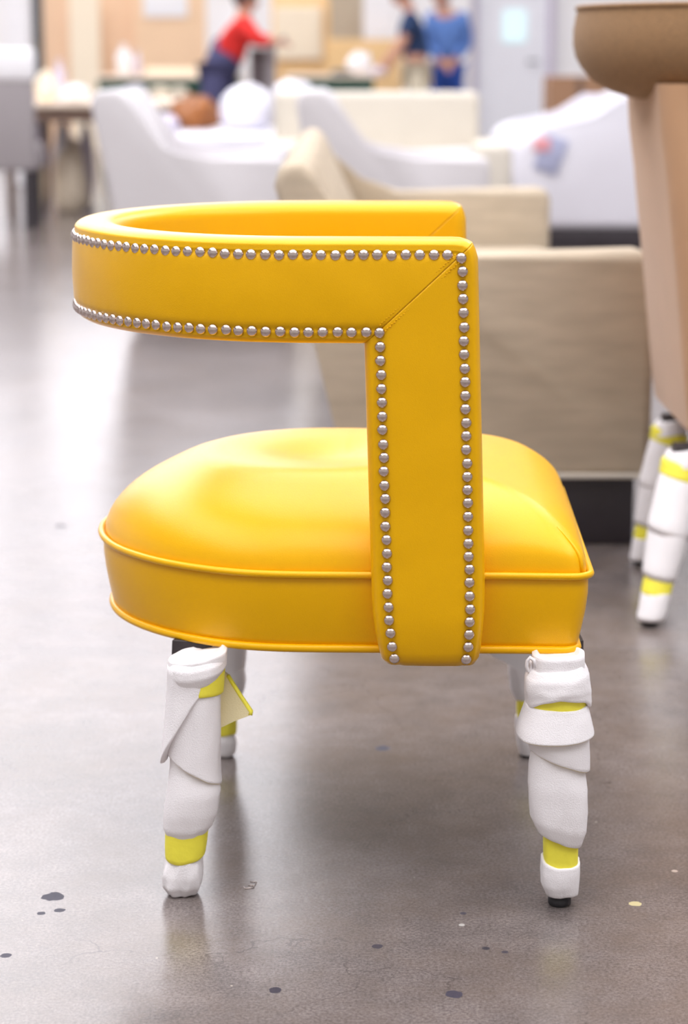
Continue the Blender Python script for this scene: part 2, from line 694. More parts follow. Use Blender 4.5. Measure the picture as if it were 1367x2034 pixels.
# add close neighbours beside the mitres so that the seam reads as a fine crease
fin = []
for i, s_ in enumerate(allst):
    if s_[4] > 0:
        pv, nx = allst[i - 1], allst[i + 1]
        for q in (0.7, 0.93):
            fin.append((frac(pv[0], s_[0], q), frac(pv[1], s_[1], q), 0, 0, 0.0))
        fin.append(s_)
        for q in (0.07, 0.3):
            fin.append((frac(s_[0], nx[0], q), frac(s_[1], nx[1], q), 0, 0, 0.0))
    else:
        fin.append(s_)
rings = []
for (O, I, sh, nar, gr) in fin:
    ring = []
    for f, bo in prof:
        # puckers made by the nails: tiny waves along both rims of the outer face
        ff = f
        if nar:
            ff = 0.5 + (f - 0.5) * (1 - 2 * nar / WP)
        s = O[0] + (I[0] - O[0]) * ff
        z = O[1] + (I[1] - O[1]) * ff
        bb = bo * (1 - gr / (TH / 2)) - sh
        if bo > 0.5 * TH / 2:
            e = min(f, 1 - f) * WP
            amp = math.exp(-((e - 0.027) / 0.007) ** 2)
            horiz = abs(O[1] - I[1]) > 0.03
            ph = (abs(O[0]) if horiz else O[1]) / 0.0150
            bb += 0.0004 * amp * math.sin(2 * math.pi * ph)
            bb += 0.0007 * noise.noise(Vector((s * 22, z * 22, 3)))
        ring.append(shell(s, z, bb))
    rings.append(ring)
b = bmesh.new()
grid_rings(b, rings, True, True, True)
frame = obj('upholstered_back', b, M['vinyl'], chair)

# seam along the mitre with a row of stitches on either side
OT = (SE, ZT)
IT = (SE - WP, ZB)


def on_face(s, z, lift=0.0):
    return shell(s, z, TH / 2 + 0.0035 + lift)


b = bmesh.new()
dx, dz = IT[0] - OT[0], IT[1] - OT[1]
ln = math.hypot(dx, dz)
px_, pz_ = -dz / ln, dx / ln
for side in (-1, 1):
    for j in range(34):
        t0 = 0.17 + 0.68 * j / 34
        t1 = t0 + 0.68 / 34 * 0.62
        o_ = 0.0042 * side
        w_ = 0.0004 * (1 if j % 2 else -1)
        q = [on_face(OT[0] + dx * t + px_ * (o_ + w_), OT[1] + dz * t + pz_ * (o_ + w_), -0.0004 + 0.0006 * math.sin(math.pi * (t - t0) / (t1 - t0)))
             for t in (t0, (t0 + t1) / 2, t1)]
        tube(b, q, 0.0005, 5)
obj('seam_stitching', b, M['vinyl'], frame)

# ---- seat: box cushion with a domed top and two welts
ASX = -0.036
SHW = 0.262
SXF = 0.284


def seat_outline(n=200, inset=0.0, rc=0.022):
    pts = []
    r = SHW - inset
    xf = SXF - inset
    rc = max(0.004, rc - inset * 0.3)
    for i in range(61):
        a = math.pi / 2 + math.pi * i / 60
        pts.append((ASX + r * math.cos(a), r * math.sin(a)))
    for i in range(1, 24):
        pts.append((ASX + (xf - rc - ASX) * i / 24, -r))
    for i in range(9):
        a = -math.pi / 2 + math.pi / 2 * i / 8
        pts.append((xf - rc + rc * math.cos(a), -r + rc + rc * math.sin(a)))
    for i in range(1, 30):
        pts.append((xf, -r + rc + (2 * r - 2 * rc) * i / 30))
    for i in range(9):
        a = math.pi / 2 * i / 8
        pts.append((xf - rc + rc * math.cos(a), r - rc + rc * math.sin(a)))
    for i in range(23, 0, -1):
        pts.append((ASX + (xf - rc - ASX) * i / 24, r))
    return pts


ZW1, ZW0 = 0.388, 0.303     # upper and lower welt
b = bmesh.new()
rings = []
for z, ins in ((0.298, 0.030), (0.299, 0.020), (0.303, 0.0125), (0.310, 0.0105), (0.325, 0.0075), (0.345, 0.004), (0.365, 0.0018), (0.380, 0.0018), (0.386, 0.004)):
    rings.append([CW(x, y, z) for x, y in seat_outline(inset=ins)])
cx0 = 0.0
ol = seat_outline(inset=0.0)
NR = 26
top_rings = []


def crown(x, y, q):
    """point of the domed top for outline point (x, y) shrunk by q"""
    t = 1 - q
    X = cx0 + (x - cx0) * q * (1 - 0.0035 / 0.27)
    fr = min(1, max(0, (X - 0.08) / 0.15))
    h = 0.110 * (1 - (1 - t) ** 2.5) ** (0.56 - 0.21 * fr)
    Y = y * q * (1 - 0.0035 / 0.26)
    cdist = math.hypot(X - SXF, abs(Y) - SHW)
    h *= 1 - 0.34 * math.exp(-(cdist / 0.07) ** 2)
    h *= 1 - 0.10 * max(0, X) / 0.28
    rr = math.hypot(X + 0.02, Y * 1.05)
    h -= 0.025 * math.exp(-(rr / 0.10) ** 2)
    h += 0.005 * math.exp(-((rr - 0.16) / 0.03) ** 2)
    h += 0.0016 * noise.noise(Vector((X * 9, Y * 9, 1))) * t
    return CW(X, Y, 0.389 + h)


for k in range(NR + 1):
    q = (1 - k / NR)
    q = 1 - (1 - q) ** 1.5
    top_rings.append([crown(x, y, q) for x, y in ol])
rings += top_rings[:-1]
vr = grid_rings(b, rings, True, True, False)
c_ = b.verts.new(sum(top_rings[-1], Vector()) / len(top_rings[-1]))
n = len(vr[-1])
for i in range(n):
    b.faces.new((vr[-1][i], vr[-1][(i + 1) % n], c_))
seat = obj('seat', b, M['vinyl'], chair)
for nm, z, ins, r in (('upper_welt', ZW1, -0.0005, 0.0042), ('lower_welt', ZW0 - 0.003, 0.0118, 0.0048)):
    b = bmesh.new()
    pts = [CW(x, y, z + 0.0006 * noise.noise(Vector((x * 14, y * 14, 0)))) for x, y in seat_outline(inset=ins)]
    tube(b, pts, r, 10, closed=True)
    obj('welt', b, M['vinyl'], seat)
# boxed corner seams of the cushion top
for sg in (-1, 1):
    b = bmesh.new()
    xc, yc = SXF - 0.0065, sg * (SHW - 0.0065)
    pts = [crown(xc, yc, 1 - 0.10 * (i / 9) ** 1.6) for i in range(10)]
    tube(b, pts, [0.0022, 0.0026, 0.0026, 0.0024, 0.0022, 0.002, 0.0016, 0.0012, 0.0008, 0.0004], 8)
    obj('corner_seam', b, M['vinyl'], seat)
# dust cover under the seat
b = bmesh.new()
ol2 = seat_outline(inset=0.03)
grid_rings(b, [[CW(x, y, 0.292) for x, y in ol2], [CW(x, y, 0.2985) for x, y in ol2]], True, True, True)
obj('dust_cover', b, M['wood'], chair, smooth=False)

# ---- nailheads
nail_me = bpy.data.meshes.new('nailhead')
b = bmesh.new()
rr_, hh_ = 0.0062, 0.0046
rg = []
for i in range(5):
    a = math.pi / 2 * i / 5
    rg.append([Vector((rr_ * math.cos(a) * math.cos(2 * math.pi * k / 14), rr_ * math.cos(a) * math.sin(2 * math.pi * k / 14), hh_ * math.sin(a) ** 0.9)) for k in range(14)])
rg.insert(0, [Vector((v.x, v.y, -0.003)) for v in rg[0]])
vr = grid_rings(b, rg)
tp = b.verts.new((0, 0, hh_))
for k in range(14):
    b.faces.new((vr[-1][k], vr[-1][(k + 1) % 14], tp))
bmesh.ops.recalc_face_normals(b, faces=b.faces)
b.to_mesh(nail_me)
b.free()
for p in nail_me.polygons:
    p.use_smooth = True
nail_me.materials.append(M['nail'])

NI = 0.0175
nails = []   # (location, normal)


def nail_at(s, z, bshift=0.0):
    jx, jz = random.uniform(-.0005, .0005), random.uniform(-.0005, .0005)
    p = shell(s + jx, z + jz, TH / 2 + 0.0004 - bshift)
    q = shell(s + jx, z + jz, TH / 2 + 0.05)
    nn = (q - p).normalized()
    nn = (nn + Vector((random.uniform(-.06, .06), 0, random.uniform(-.06, .06)))).normalized()
    nails.append((p, nn))


def post_nail(sg, f, z):
    k = max(0, 1 - (z - 0.287) / 0.085)
    nar = 0.010 * k ** 2.2
    ff = 0.5 + (f - 0.5) * (1 - 2 * nar / WP)
    nail_at(sg * (SE - WP * ff), z, 0.012 * k ** 3 * 1.0)


for sg in (1, -1):
    for f, z in ((NI / WP, ZT - NI - 0.002), (1 - NI / WP, ZB + NI - 0.004)):
        nn_ = int(round((z - 0.298) / 0.01505))
        for q in range(nn_ + 1):
            post_nail(sg, f, z - (z - 0.298) * q / nn_)
# top and bottom rows round the back (spacing on the outer face)
ROUT = (RM + TH / 2) / RM


def row(s1, z):
    s = s1 - 0.0150
    while s > -s1 + 0.006:
        nail_at(s, z)
        s -= 0.0150 / (ROUT if abs(s) < LA / 2 else 1)


row(SE - NI, ZT - NI)
row(SE - WP + NI, ZB + NI - 0.004)
# the nails that face the camera are parts of their own
camp = Vector((0, 0, H))
vis = []
for i, (p, nn) in enumerate(nails):
    f = nn.dot((camp - p).normalized())
    if f > 0.0 and nn.y < 0.05:
        vis.append((f, i))
vis.sort(reverse=True)
own = set(i for f, i in vis[:100])
rest = bmesh.new()
for i, (p, nn) in enumerate(nails):
    q = nn.to_track_quat('Z', 'Y')
    mtx = Matrix.Translation(p) @ q.to_matrix().to_4x4()
    if i in own:
        o = bpy.data.objects.new('nailhead', nail_me)
        COL.objects.link(o)
        o.location = p
        o.rotation_mode = 'QUATERNION'
        o.rotation_quaternion = q
        o.parent = chair
        o.matrix_parent_inverse = Matrix.Translation(-Vector(chair.location))
    else:
        t = bmesh.new()
        t.from_mesh(nail_me)
        bmesh.ops.transform(t, matrix=mtx, verts=t.verts)
        merge(rest, t)
o = obj('nailhead_trim', rest, M['nail'], chair)
o['kind'] = 'stuff'


# ---- legs: dark tapered wood in wrapped foam held by tape
def wrap(rows, Y, mtl, parent, name, depth=0.92, wall=0.003, ex=2.5, bows=None, amp=0.0006, seed=0, edge=None, sub=4, minz=0.001):
    """rows of (xl, yl, xr, yr) frame pixels at the leg's distance, top to bottom -> a wrapped sleeve with real wall thickness"""
    base = []
    for j, (xl, yl, xr, yr) in enumerate(rows):
        xm = (xl + xr) / 2
        a = P(xl, (yl + yr) / 2, Y)
        c = P(xr, (yl + yr) / 2, Y)
        hw = (c.x - a.x) / 2
        Yf = Y - hw * depth
        zl = P(xm, yl, Yf).z
        zr = P(xm, yr, Yf).z
        bow = 0
        if bows:
            bow = bows[j] * Y / F
        base.append(((a.x + c.x) / 2, hw, (zl + zr) / 2, (zr - zl) / 2, bow))
    dense = []
    for j in range(len(base) - 1):
        for q in range(sub):
            t = q / sub
            dense.append(tuple(base[j][m] * (1 - t) + base[j + 1][m] * t for m in range(5)))
    dense.append(base[-1])
    n = 56
    rings = []

    def ring(c, hw, z, sl, bow, sc_=1.0, dz_=0.0, rough=True):
        r = []
        for k in range(n):
            a = 2 * math.pi * k / n
            ca, sa = math.cos(a), math.sin(a)
            d = (abs(ca) ** ex + abs(sa) ** ex) ** (-1 / ex)
            nz = noise.noise(Vector((ca * 1.5 + seed, sa * 1.5, z * 22))) * amp * 2.2 + noise.noise(Vector((ca * 3.5, sa * 3.5 + seed, z * 55))) * amp
            rad = (hw - wall * (1 - sc_) / 0.25 * 1.0 if sc_ < 1 else hw) * d + nz
            zz = z + sl * ca - bow * max(0, sa) ** 1.3 + dz_ + noise.noise(Vector((ca * 2 + seed, sa * 2, 5))) * amp * 2
            zz = max(zz, minz)
            r.append(Vector((c + rad * ca, Y - rad * depth * sa, zz)))
        return r

    d0, d1 = dense[0], dense[-1]
    rings.append(ring(*d0, sc_=0.5, dz_=-0.004))
    rings.append(ring(*d0, sc_=0.75, dz_=0.0008))
    rings.append(ring(d0[0], d0[1] - 0.0006, *d0[2:], dz_=0.0004))
    for d in dense:
        rings.append(ring(*d))
    rings.append(ring(d1[0], d1[1] - 0.0008, *d1[2:], dz_=-0.0008))
    ne = len(rings)
    rings.append(ring(*d1, sc_=0.75, dz_=-0.0004))
    rings.append(ring(*d1, sc_=0.5, dz_=0.004))
    bmx = bmesh.new()
    vr = grid_rings(bmx, rings)
    bmx.faces.new(vr[0][::-1])
    if edge is not None:
        bmx.faces.ensure_lookup_table()
        for i in range((ne - 2) * n, len(bmx.faces) - 1):
            bmx.faces[i].material_index = 1
    return obj(name, bmx, [mtl, edge] if edge else mtl, parent)


def wood_leg(top, bot, Y, wt, wb_, ang=0.5, Yt=None):
    """square tapered leg from px top centre to px bottom centre"""
    Yt = Yt or Y
    a = P(top[0], top[1], Yt)
    a.z = 0.297
    c = P(bot[0], bot[1], Y)
    c.z = 0.002
    b = bmesh.new()
    rings = []
    for t, w_ in ((0, wt), (0.07, wt * 0.98), (0.16, wt * 0.45 + wb_ * 0.55), (0.95, wb_), (1, wb_ * 0.9)):
        p = a.lerp(c, t)
        rings.append([p + Vector((math.cos(ang + k * math.pi / 2) * w_ * 0.7071, math.sin(ang + k * math.pi / 2) * w_ * 0.7071, 0)) for k in range(4)])
    grid_rings(b, rings, True, True, True)
    bmesh.ops.bevel(b, geom=list(b.edges), offset=0.001, segments=1, affect='EDGES')
    return obj('leg', b, M['wood'], chair, smooth=False)


def glide(leg, x, Y, r=0.011):
    b = bmesh.new()
    c = P(x, 1500, Y)
    rings = []
    for z, q in ((0.0, 0.86), (0.002, 0.98), (0.008, 1.0), (0.010, 0.8), (0.014, 0.8)):
        rings.append([Vector((c.x + r * q * math.cos(2 * math.pi * k / 20), Y + r * q * math.sin(2 * math.pi * k / 20), z)) for k in range(20)])
    grid_rings(b, rings, True, True, True)
    obj('glide', b, M['rubber'], leg)


Y1 = 2.345
# near back leg (left in the photo)
L1 = wood_leg((396, 1280), (362, 1782), Y1, 0.050, 0.018, ang=0.55, Yt=2.395)
wrap([(337, 1696, 399, 1688), (329, 1726, 403, 1718), (323, 1750, 403, 1745), (323, 1770, 400, 1768), (334, 1783, 392, 1780)], Y1, M['foam'], L1, 'foam_wrap', amp=0.0016, seed=1)
wrap([(329, 1655, 415, 1645), (328, 1690, 412, 1680), (328, 1710, 409, 1700)], Y1, M['tape'], L1, 'tape', bows=[0, 6, 14], amp=0.0003, seed=2, wall=0.0015)
wrap([(340, 1480, 432, 1490), (338, 1530, 432, 1545), (331, 1590, 440, 1582), (326, 1630, 434, 1622), (325, 1655, 424, 1645), (332, 1669, 414, 1655)], Y1, M['foam'], L1, 'foam_wrap', bows=[0, 0, 0, 3, 8, 8], seed=3)
wrap([(342, 1345, 440, 1352), (336, 1400, 440, 1405), (333, 1455, 440, 1490), (331, 1488, 440, 1548), (331, 1502, 441, 1568)], Y1, M['foam'], L1, 'foam_wrap', bows=[0, 0, 3, 6, 6], seed=4, edge=M['foam_edge'], wall=0.004)
wrap([(337, 1340, 447, 1345), (335, 1365, 446, 1362), (334, 1386, 444, 1386)], Y1, M['tape'], L1, 'tape', seed=5, wall=0.0012, amp=0.0003)
wrap([(334, 1335, 440, 1335), (332, 1390, 430, 1350), (326, 1450, 426, 1356), (321, 1500, 424, 1362), (318, 1530, 420, 1368)], Y1 - 0.004, M['foam'], L1, 'foam_wrap', bows=[0, -2, -6, -14, -20], seed=6, wall=0.004)
wrap([(340, 1326, 444, 1308), (334, 1336, 450, 1318), (333, 1352, 450, 1332), (341, 1370, 440, 1347)], Y1 - 0.003, M['foam'], L1, 'foam_wrap', bows=[6, 10, 12, 12], seed=7, amp=0.0008)
wrap([(342, 1318, 446, 1296), (337, 1322, 452, 1302), (337, 1334, 452, 1318), (344, 1344, 446, 1332)], Y1, M['foam'], L1, 'foam_wrap', bows=[6, 6, 4, 2], seed=8, amp=0.0007)
# loose flap of foam on the inner side, with a taped rim
b = bmesh.new()
fp = [P(436, 1330, Y1 + 0.02), P(452, 1342, Y1 + 0.022), P(476, 1380, Y1 + 0.014), P(499, 1414, Y1 + 0.004), P(497, 1421, Y1 + 0.003), P(465, 1433, Y1 + 0.008), P(436, 1447, Y1 + 0.014)]
fa = [b.verts.new(p) for p in fp]
fb = [b.verts.new(p + Vector((0.0005, 0.005, 0.001))) for p in fp]
b.faces.new(fa)
b.faces.new(fb[::-1])
for i in range(len(fp)):
    j = (i + 1) % len(fp)
    b.faces.new((fa[i], fa[j], fb[j], fb[i]))
obj('foam_flap', b, M['foam_edge'], L1, autos=40)
b = bmesh.new()
tube(b, [p + Vector((0, 0.0015, 0)) for p in fp[1:5]], 0.0026, 8)
tag(obj('tape', b, M['tape'], L1))
glide(L1, 364, Y1, 0.009)

# near front leg (right in the photo)
Y2 = 2.312
L2 = wood_leg((1111, 1290), (1117, 1786), Y2, 0.050, 0.020, ang=0.8, Yt=2.40)
wrap([(1075, 1714, 1151, 1720), (1073, 1742, 1151, 1738), (1075, 1766, 1150, 1764), (1085, 1785, 1148, 1783)], Y2, M['foam'], L2, 'foam_wrap', bows=[12, 6, 2, 0], seed=11, ex=3)
wrap([(1080, 1640, 1147, 1650), (1079, 1690, 1148, 1690), (1080, 1740, 1147, 1744)], Y2, M['tape'], L2, 'tape', bows=[0, 0, 6], seed=12, wall=0.0015, ex=3, amp=0.0004)
wrap([(1056, 1490, 1162, 1505), (1050, 1530, 1160, 1540), (1048, 1570, 1166, 1580), (1050, 1610, 1167, 1630), (1053, 1635, 1165, 1665), (1064, 1655, 1156, 1690)], Y2, M['foam'], L2, 'foam_wrap', bows=[0, 0, 0, 0, 3, 5], seed=13, ex=2.8)
wrap([(1048, 1465, 1169, 1470), (1045, 1484, 1171, 1515), (1049, 1498, 1172, 1543)], Y2, M['foam'], L2, 'foam_wrap', bows=[0, 2, 2], seed=14, edge=M['foam_edge'], wall=0.004)
wrap([(1044, 1410, 1167, 1412), (1037, 1432, 1172, 1432), (1028, 1462, 1177, 1460), (1025, 1475, 1179, 1470)], Y2, M['foam'], L2, 'foam_wrap', bows=[4, 4, 8, 10], seed=15, ex=2.6, edge=M['foam_edge'], wall=0.004)
wrap([(1050, 1380, 1162, 1385), (1047, 1400, 1164, 1402), (1046, 1424, 1166, 1424)], Y2, M['tape'], L2, 'tape', seed=16, wall=0.0015, amp=0.0003)
wrap([(1054, 1338, 1160, 1328), (1044, 1358, 1170, 1350), (1041, 1385, 1174, 1385), (1043, 1424, 1172, 1418)], Y2 - 0.002, M['foam'], L2, 'foam_wrap', bows=[4, 4, -4, -30], seed=17, amp=0.0014, wall=0.004)
wrap([(1062, 1307, 1156, 1305), (1057, 1311, 1161, 1309), (1056, 1340, 1161, 1335), (1058, 1356, 1160, 1350)], Y2, M['foam'], L2, 'foam_wrap', bows=[1, 1, 2, 2], seed=18, ex=2.8, amp=0.0005)
b = bmesh.new()
cp = P(1060, 1322, Y2 - 0.01)
sp_ = [cp + Vector((-0.004 + (0.006 - 0.0006 * i) * math.cos(i * 0.8), 0.001 * i - 0.006, 0.012 * math.sin(i * 0.8) * (1 - i * 0.07))) for i in range(11)]
tube(b, sp_, 0.0022, 6)
obj('foam_curl', b, M['foam'], L2)
glide(L2, 1117, Y2, 0.0128)

# far legs
Y3 = 2.85
L3 = wood_leg((462, 1100), (450, 1512), Y3, 0.030, 0.014, ang=0.5)
wrap([(437, 1456, 463, 1450), (431, 1480, 470, 1476), (433, 1500, 469, 1496), (438, 1512, 460, 1510)], Y3, M['foam'], L3, 'foam_wrap', seed=21)
wrap([(430, 1425, 471, 1420), (431, 1450, 470, 1446), (432, 1464, 469, 1460)], Y3, M['tape'], L3, 'tape', seed=22, wall=0.0015)
wrap([(412, 1110, 492, 1110), (412, 1200, 492, 1200), (414, 1300, 490, 1300), (416, 1360, 485, 1360), (422, 1395, 482, 1390), (428, 1430, 474, 1425)], Y3, M['foam'], L3, 'foam_wrap', seed=23)
wrap([(414, 1340, 487, 1330), (416, 1365, 489, 1360), (424, 1385, 486, 1378)], Y3, M['foam'], L3, 'foam_wrap', seed=24)
glide(L3, 450, Y3, 0.010)
L4 = wood_leg((1040, 1100), (1046, 1508), Y3, 0.030, 0.014, ang=0.5)
wrap([(1026, 1428, 1074, 1430), (1025, 1450, 1076, 1450), (1029, 1485, 1072, 1485), (1036, 1506, 1062, 1504)], Y3, M['foam'], L4, 'foam_wrap', seed=31)
wrap([(1027, 1380, 1074, 1380), (1026, 1410, 1074, 1410), (1027, 1432, 1073, 1432)], Y3, M['tape'], L4, 'tape', seed=32, wall=0.0015)
wrap([(1010, 1110, 1078, 1110), (1010, 1250, 1078, 1250), (1009, 1340, 1078, 1340), (1013, 1375, 1076, 1372), (1022, 1393, 1070, 1390)], Y3, M['foam'], L4, 'foam_wrap', seed=33)
b = bmesh.new()
fp = [P(940, 1270, Y3 - 0.03), P(1060, 1262, Y3 - 0.05), P(1085, 1330, Y3 - 0.06), P(1062, 1352, Y3 - 0.055), P(1020, 1325, Y3 - 0.045), P(978, 1303, Y3 - 0.035)]
fa = [b.verts.new(p) for p in fp]
fb = [b.verts.new(p + Vector((0.0005, 0.006, 0.001))) for p in fp]
b.faces.new(fa)
b.faces.new(fb[::-1])
for i in range(len(fp)):
    j = (i + 1) % len(fp)
    b.faces.new((fa[i], fa[j], fb[j], fb[i]))
obj('foam_flap', b, M['foam'], L4, autos=40)
glide(L4, 1047, Y3, 0.010)


# ------------------------------------------------------------------ sofas and armchairs behind
def lounge(name, label, cat, X, Y, L, outline, zb, mcloth, arm=0.13, seat_z=0.42, back=None, plinth=0.14, plinth_in=0.03, mirror=1, bev=0.022, mats=None, cushions=1, group=None, legs=False):
    """side-on seat: outline in local (x, z), back at x = 0, opening towards +x; stretches from Y to Y + L"""
    xs = [p[0] for p in outline]
    xf = max(xs)
    root = empty(name, (X + mirror * xf / 2, Y + L / 2, 0), label, cat, group)

    def mx(pts):
        return [(X + mirror * x, z) for x, z in pts]

    for y0 in (Y, Y + L - arm):
        b = bmesh.new()
        extrude(b, mx(outline), y0, y0 + arm, bev, 4)
        obj('arm', b, mcloth, root, autos=50)
    b = bmesh.new()
    extrude(b, mx(back), Y + arm - 0.01, Y + L - arm + 0.01, 0.01, 2)
    obj('backrest', b, mcloth, root, autos=50)
    x0 = back[-1][0] if False else max(p[0] for p in back) - 0.05
    b = bmesh.new()
    a0, a1 = sorted((X + mirror * (x0 - 0.05), X + mirror * (xf - 0.03)))
    box(b, a0, a1, Y + arm, Y + L - arm, plinth + 0.005, seat_z - 0.13, 0.01)
    obj('seat_base', b, mcloth, root)
    wc = (L - 2 * arm) / cushions
    for c in range(cushions):
        b = bmesh.new()
        a0, a1 = sorted((X + mirror * x0, X + mirror * (xf - 0.005)))
        box(b, a0, a1, Y + arm + wc * c + 0.004, Y + arm + wc * (c + 1) - 0.004, seat_z - 0.13, seat_z, 0.035, 4)
        obj('seat_cushion', b, mcloth, root)
    bx0 = min(x for x, z in outline if z < zb + 0.02)
    a0, a1 = sorted((X + mirror * (bx0 + plinth_in), X + mirror * (xf - plinth_in)))
    if legs:
        for lx in (a0 + 0.03, a1 - 0.03):
            for ly in (Y + 0.05, Y + L - 0.05):
                b = bmesh.new()
                box(b, lx - 0.025, lx + 0.025, ly - 0.025, ly + 0.025, 0, plinth + 0.01, 0.004)
                obj('leg', b, M['plinth'], root)
    else:
        b = bmesh.new()
        box(b, a0, a1, Y + 0.02, Y + L - 0.02, 0, plinth + 0.01, 0.004)
        obj('plinth', b, M['plinth'], root)
    return root


# the big linen sofa right behind the armchair
oA = [(0.0, 0.14), (-0.018, 0.24), (-0.125, 0.68), (-0.136, 0.715), (-0.128, 0.745), (-0.105, 0.762), (-0.080, 0.762), (-0.058, 0.742),
      (-0.030, 0.685), (0.005, 0.625), (0.04, 0.595), (0.08, 0.582), (0.16, 0.578), (0.575, 0.590), (0.600, 0.582), (0.612, 0.56), (0.612, 0.14)]
bA = [(0.0, 0.16), (-0.130, 0.69), (-0.136, 0.715), (-0.128, 0.745), (-0.105, 0.762), (-0.080, 0.762), (-0.055, 0.742), (0.02, 0.58), (0.11, 0.40), (0.11, 0.16)]
A = lounge('sofa', 'long beige linen sofa on a dark plinth, side-on right behind the yellow armchair', 'sofa', 0.0, 4.18, 2.32, oA, 0.14, M['linen'], arm=0.13, back=bA, cushions=3, seat_z=0.42)
b = bmesh.new()
box(b, 0.004, 0.606, 4.172, 4.182, 0.139, 0.150, 0.003)
obj('hem_band', b, M['cream'], A)

# grey side-on armchairs
oC = [(0.13, 0.09), (0.0, 0.80), (0.004, 0.835), (0.03, 0.856), (0.10, 0.858), (0.135, 0.835), (0.165, 0.78), (0.215, 0.67), (0.255, 0.625), (0.31, 0.605),
      (0.45, 0.605), (0.68, 0.615), (0.71, 0.605), (0.72, 0.57), (0.72, 0.09)]
bC = [(0.12, 0.11), (0.0, 0.80), (0.004, 0.835), (0.03, 0.856), (0.10, 0.858), (0.135, 0.835), (0.24, 0.60), (0.28, 0.40), (0.28, 0.11)]
xC = P(588, 250, 8.0).x
C_ = lounge('armchair', 'pale grey armchair side-on, overlapping the cream loveseat just beyond the beige sofa', 'armchair', xC, 8.0, 0.95, oC, 0.09, M['grey_cloth'], back=bC, plinth=0.09, seat_z=0.47)
xD = P(180, 250, 8.0).x
D_ = lounge('armchair', 'pale grey armchair side-on at the left, above the rounded back of the yellow chair', 'armchair', xD, 8.0, 0.95, oC, 0.09, M['grey_cloth'], back=bC, plinth=0.09, seat_z=0.47)

# cream loveseat facing the camera
YB = 9.75
xl, xr = P(526, 250, YB).x, P(1018, 300, YB).x
B_ = empty('loveseat', ((xl + xr) / 2, YB + 0.4, 0), 'cream loveseat facing the camera in front of the two standing men', 'loveseat')
for x0, x1 in ((xl, xl + 0.15), (xr - 0.15, xr)):
    b = bmesh.new()
    box(b, x0, x1, YB, YB + 0.85, 0.1, 0.60, 0.035, 4)
    obj('arm', b, M['cream'], B_)
b = bmesh.new()
box(b, xl + 0.02, xr - 0.11, YB + 0.62, YB + 0.88, 0.1, 0.825, 0.035, 4)
obj('backrest', b, M['cream'], B_)
b = bmesh.new()
box(b, xl + 0.14, xr - 0.14, YB + 0.02, YB + 0.64, 0.1, 0.32, 0.02, 2)
obj('seat_base', b, M['cream'], B_)
for k in range(2):
    wx = (xr - xl - 0.3) / 2
    b = bmesh.new()
    box(b, xl + 0.15 + wx * k + 0.004, xl + 0.15 + wx * (k + 1) - 0.004, YB, YB + 0.64, 0.32, 0.45, 0.035, 3)
    obj('seat_cushion', b, M['cream'], B_)
b = bmesh.new()
box(b, xl + 0.05, xr - 0.05, YB + 0.05, YB + 0.83, 0, 0.11, 0.004)
obj('plinth', b, M['plinth'], B_)

# plastic-wrapped sofa at the right
YF = 11.3
oF = [(0.0, 0.10), (0.0, 0.74), (0.03, 0.80), (0.10, 0.82), (0.18, 0.80), (0.30, 0.735), (0.48, 0.68), (0.62, 0.645), (0.74, 0.625), (0.82, 0.60), (0.87, 0.56), (0.89, 0.50), (0.885, 0.36), (0.86, 0.10)]
bF = [(0.0, 0.12), (0.0, 0.74), (0.03, 0.80), (0.10, 0.82), (0.18, 0.80), (0.26, 0.60), (0.30, 0.40), (0.30, 0.12)]
xF = P(1020, 300, YF).x + 0.89
F_ = lounge('wrapped_sofa', 'sofa wrapped in clear white plastic, side-on between the beige sofa and the brown carton', 'sofa', xF, YF, 1.9, oF, 0.10, M['plastic'], arm=0.16, back=bF, plinth=0.10, mirror=-1, bev=0.05, cushions=2)
q = P(1095, 305, YF - 0.01)
lb = bmesh.new()
t = bmesh.new()
box(t, -0.065, 0.065, -0.004, 0.002, -0.10, 0.09, 0.002)
bmesh.ops.rotate(t, verts=t.verts, matrix=Matrix.Rotation(R(20), 3, 'Y'))
bmesh.ops.translate(t, verts=t.verts, vec=(q.x, q.y, q.z))
merge(lb, t)
lab = obj('shipping_label', lb, M['bluelabel'], F_)
t = bmesh.new()
q = P(1082, 287, YF - 0.02)
box(t, q.x - 0.055, q.x + 0.03, q.y, q.y + 0.006, q.z - 0.035, q.z + 0.035, 0.002)
obj('red_sticker', t, M['redlabel'], lab)

# carton beyond it
pa, pb = P(1092, 232, 14), P(1150, 152, 14)
b = bmesh.new()
box(b, pa.x, pa.x + 0.42, 14, 14.5, 0, pb.z, 0.004)
ct_ = obj('carton', b, M['box'], smooth=False, origin=(pa.x + 0.2, 14.25, 0))
tag(ct_, 'tall brown carton standing behind the plastic-wrapped sofa', 'box')
b = bmesh.new()
box(b, pa.x + 0.17, pa.x + 0.21, 13.996, 14.0, 0.02, pb.z - 0.01)
obj('packing_tape', b, M['brown'], ct_, smooth=False)

# ------------------------------------------------------------------ brown chair at the right edge
H_ = empty('high_back_chair', (0.86, 3.84, 0), 'tan and brown upholstered chair with foam-wrapped legs, cut off by the right edge', 'chair')
RH = 0.29
hx, hy = P(1140, 90, 3.84).x + RH, 3.84
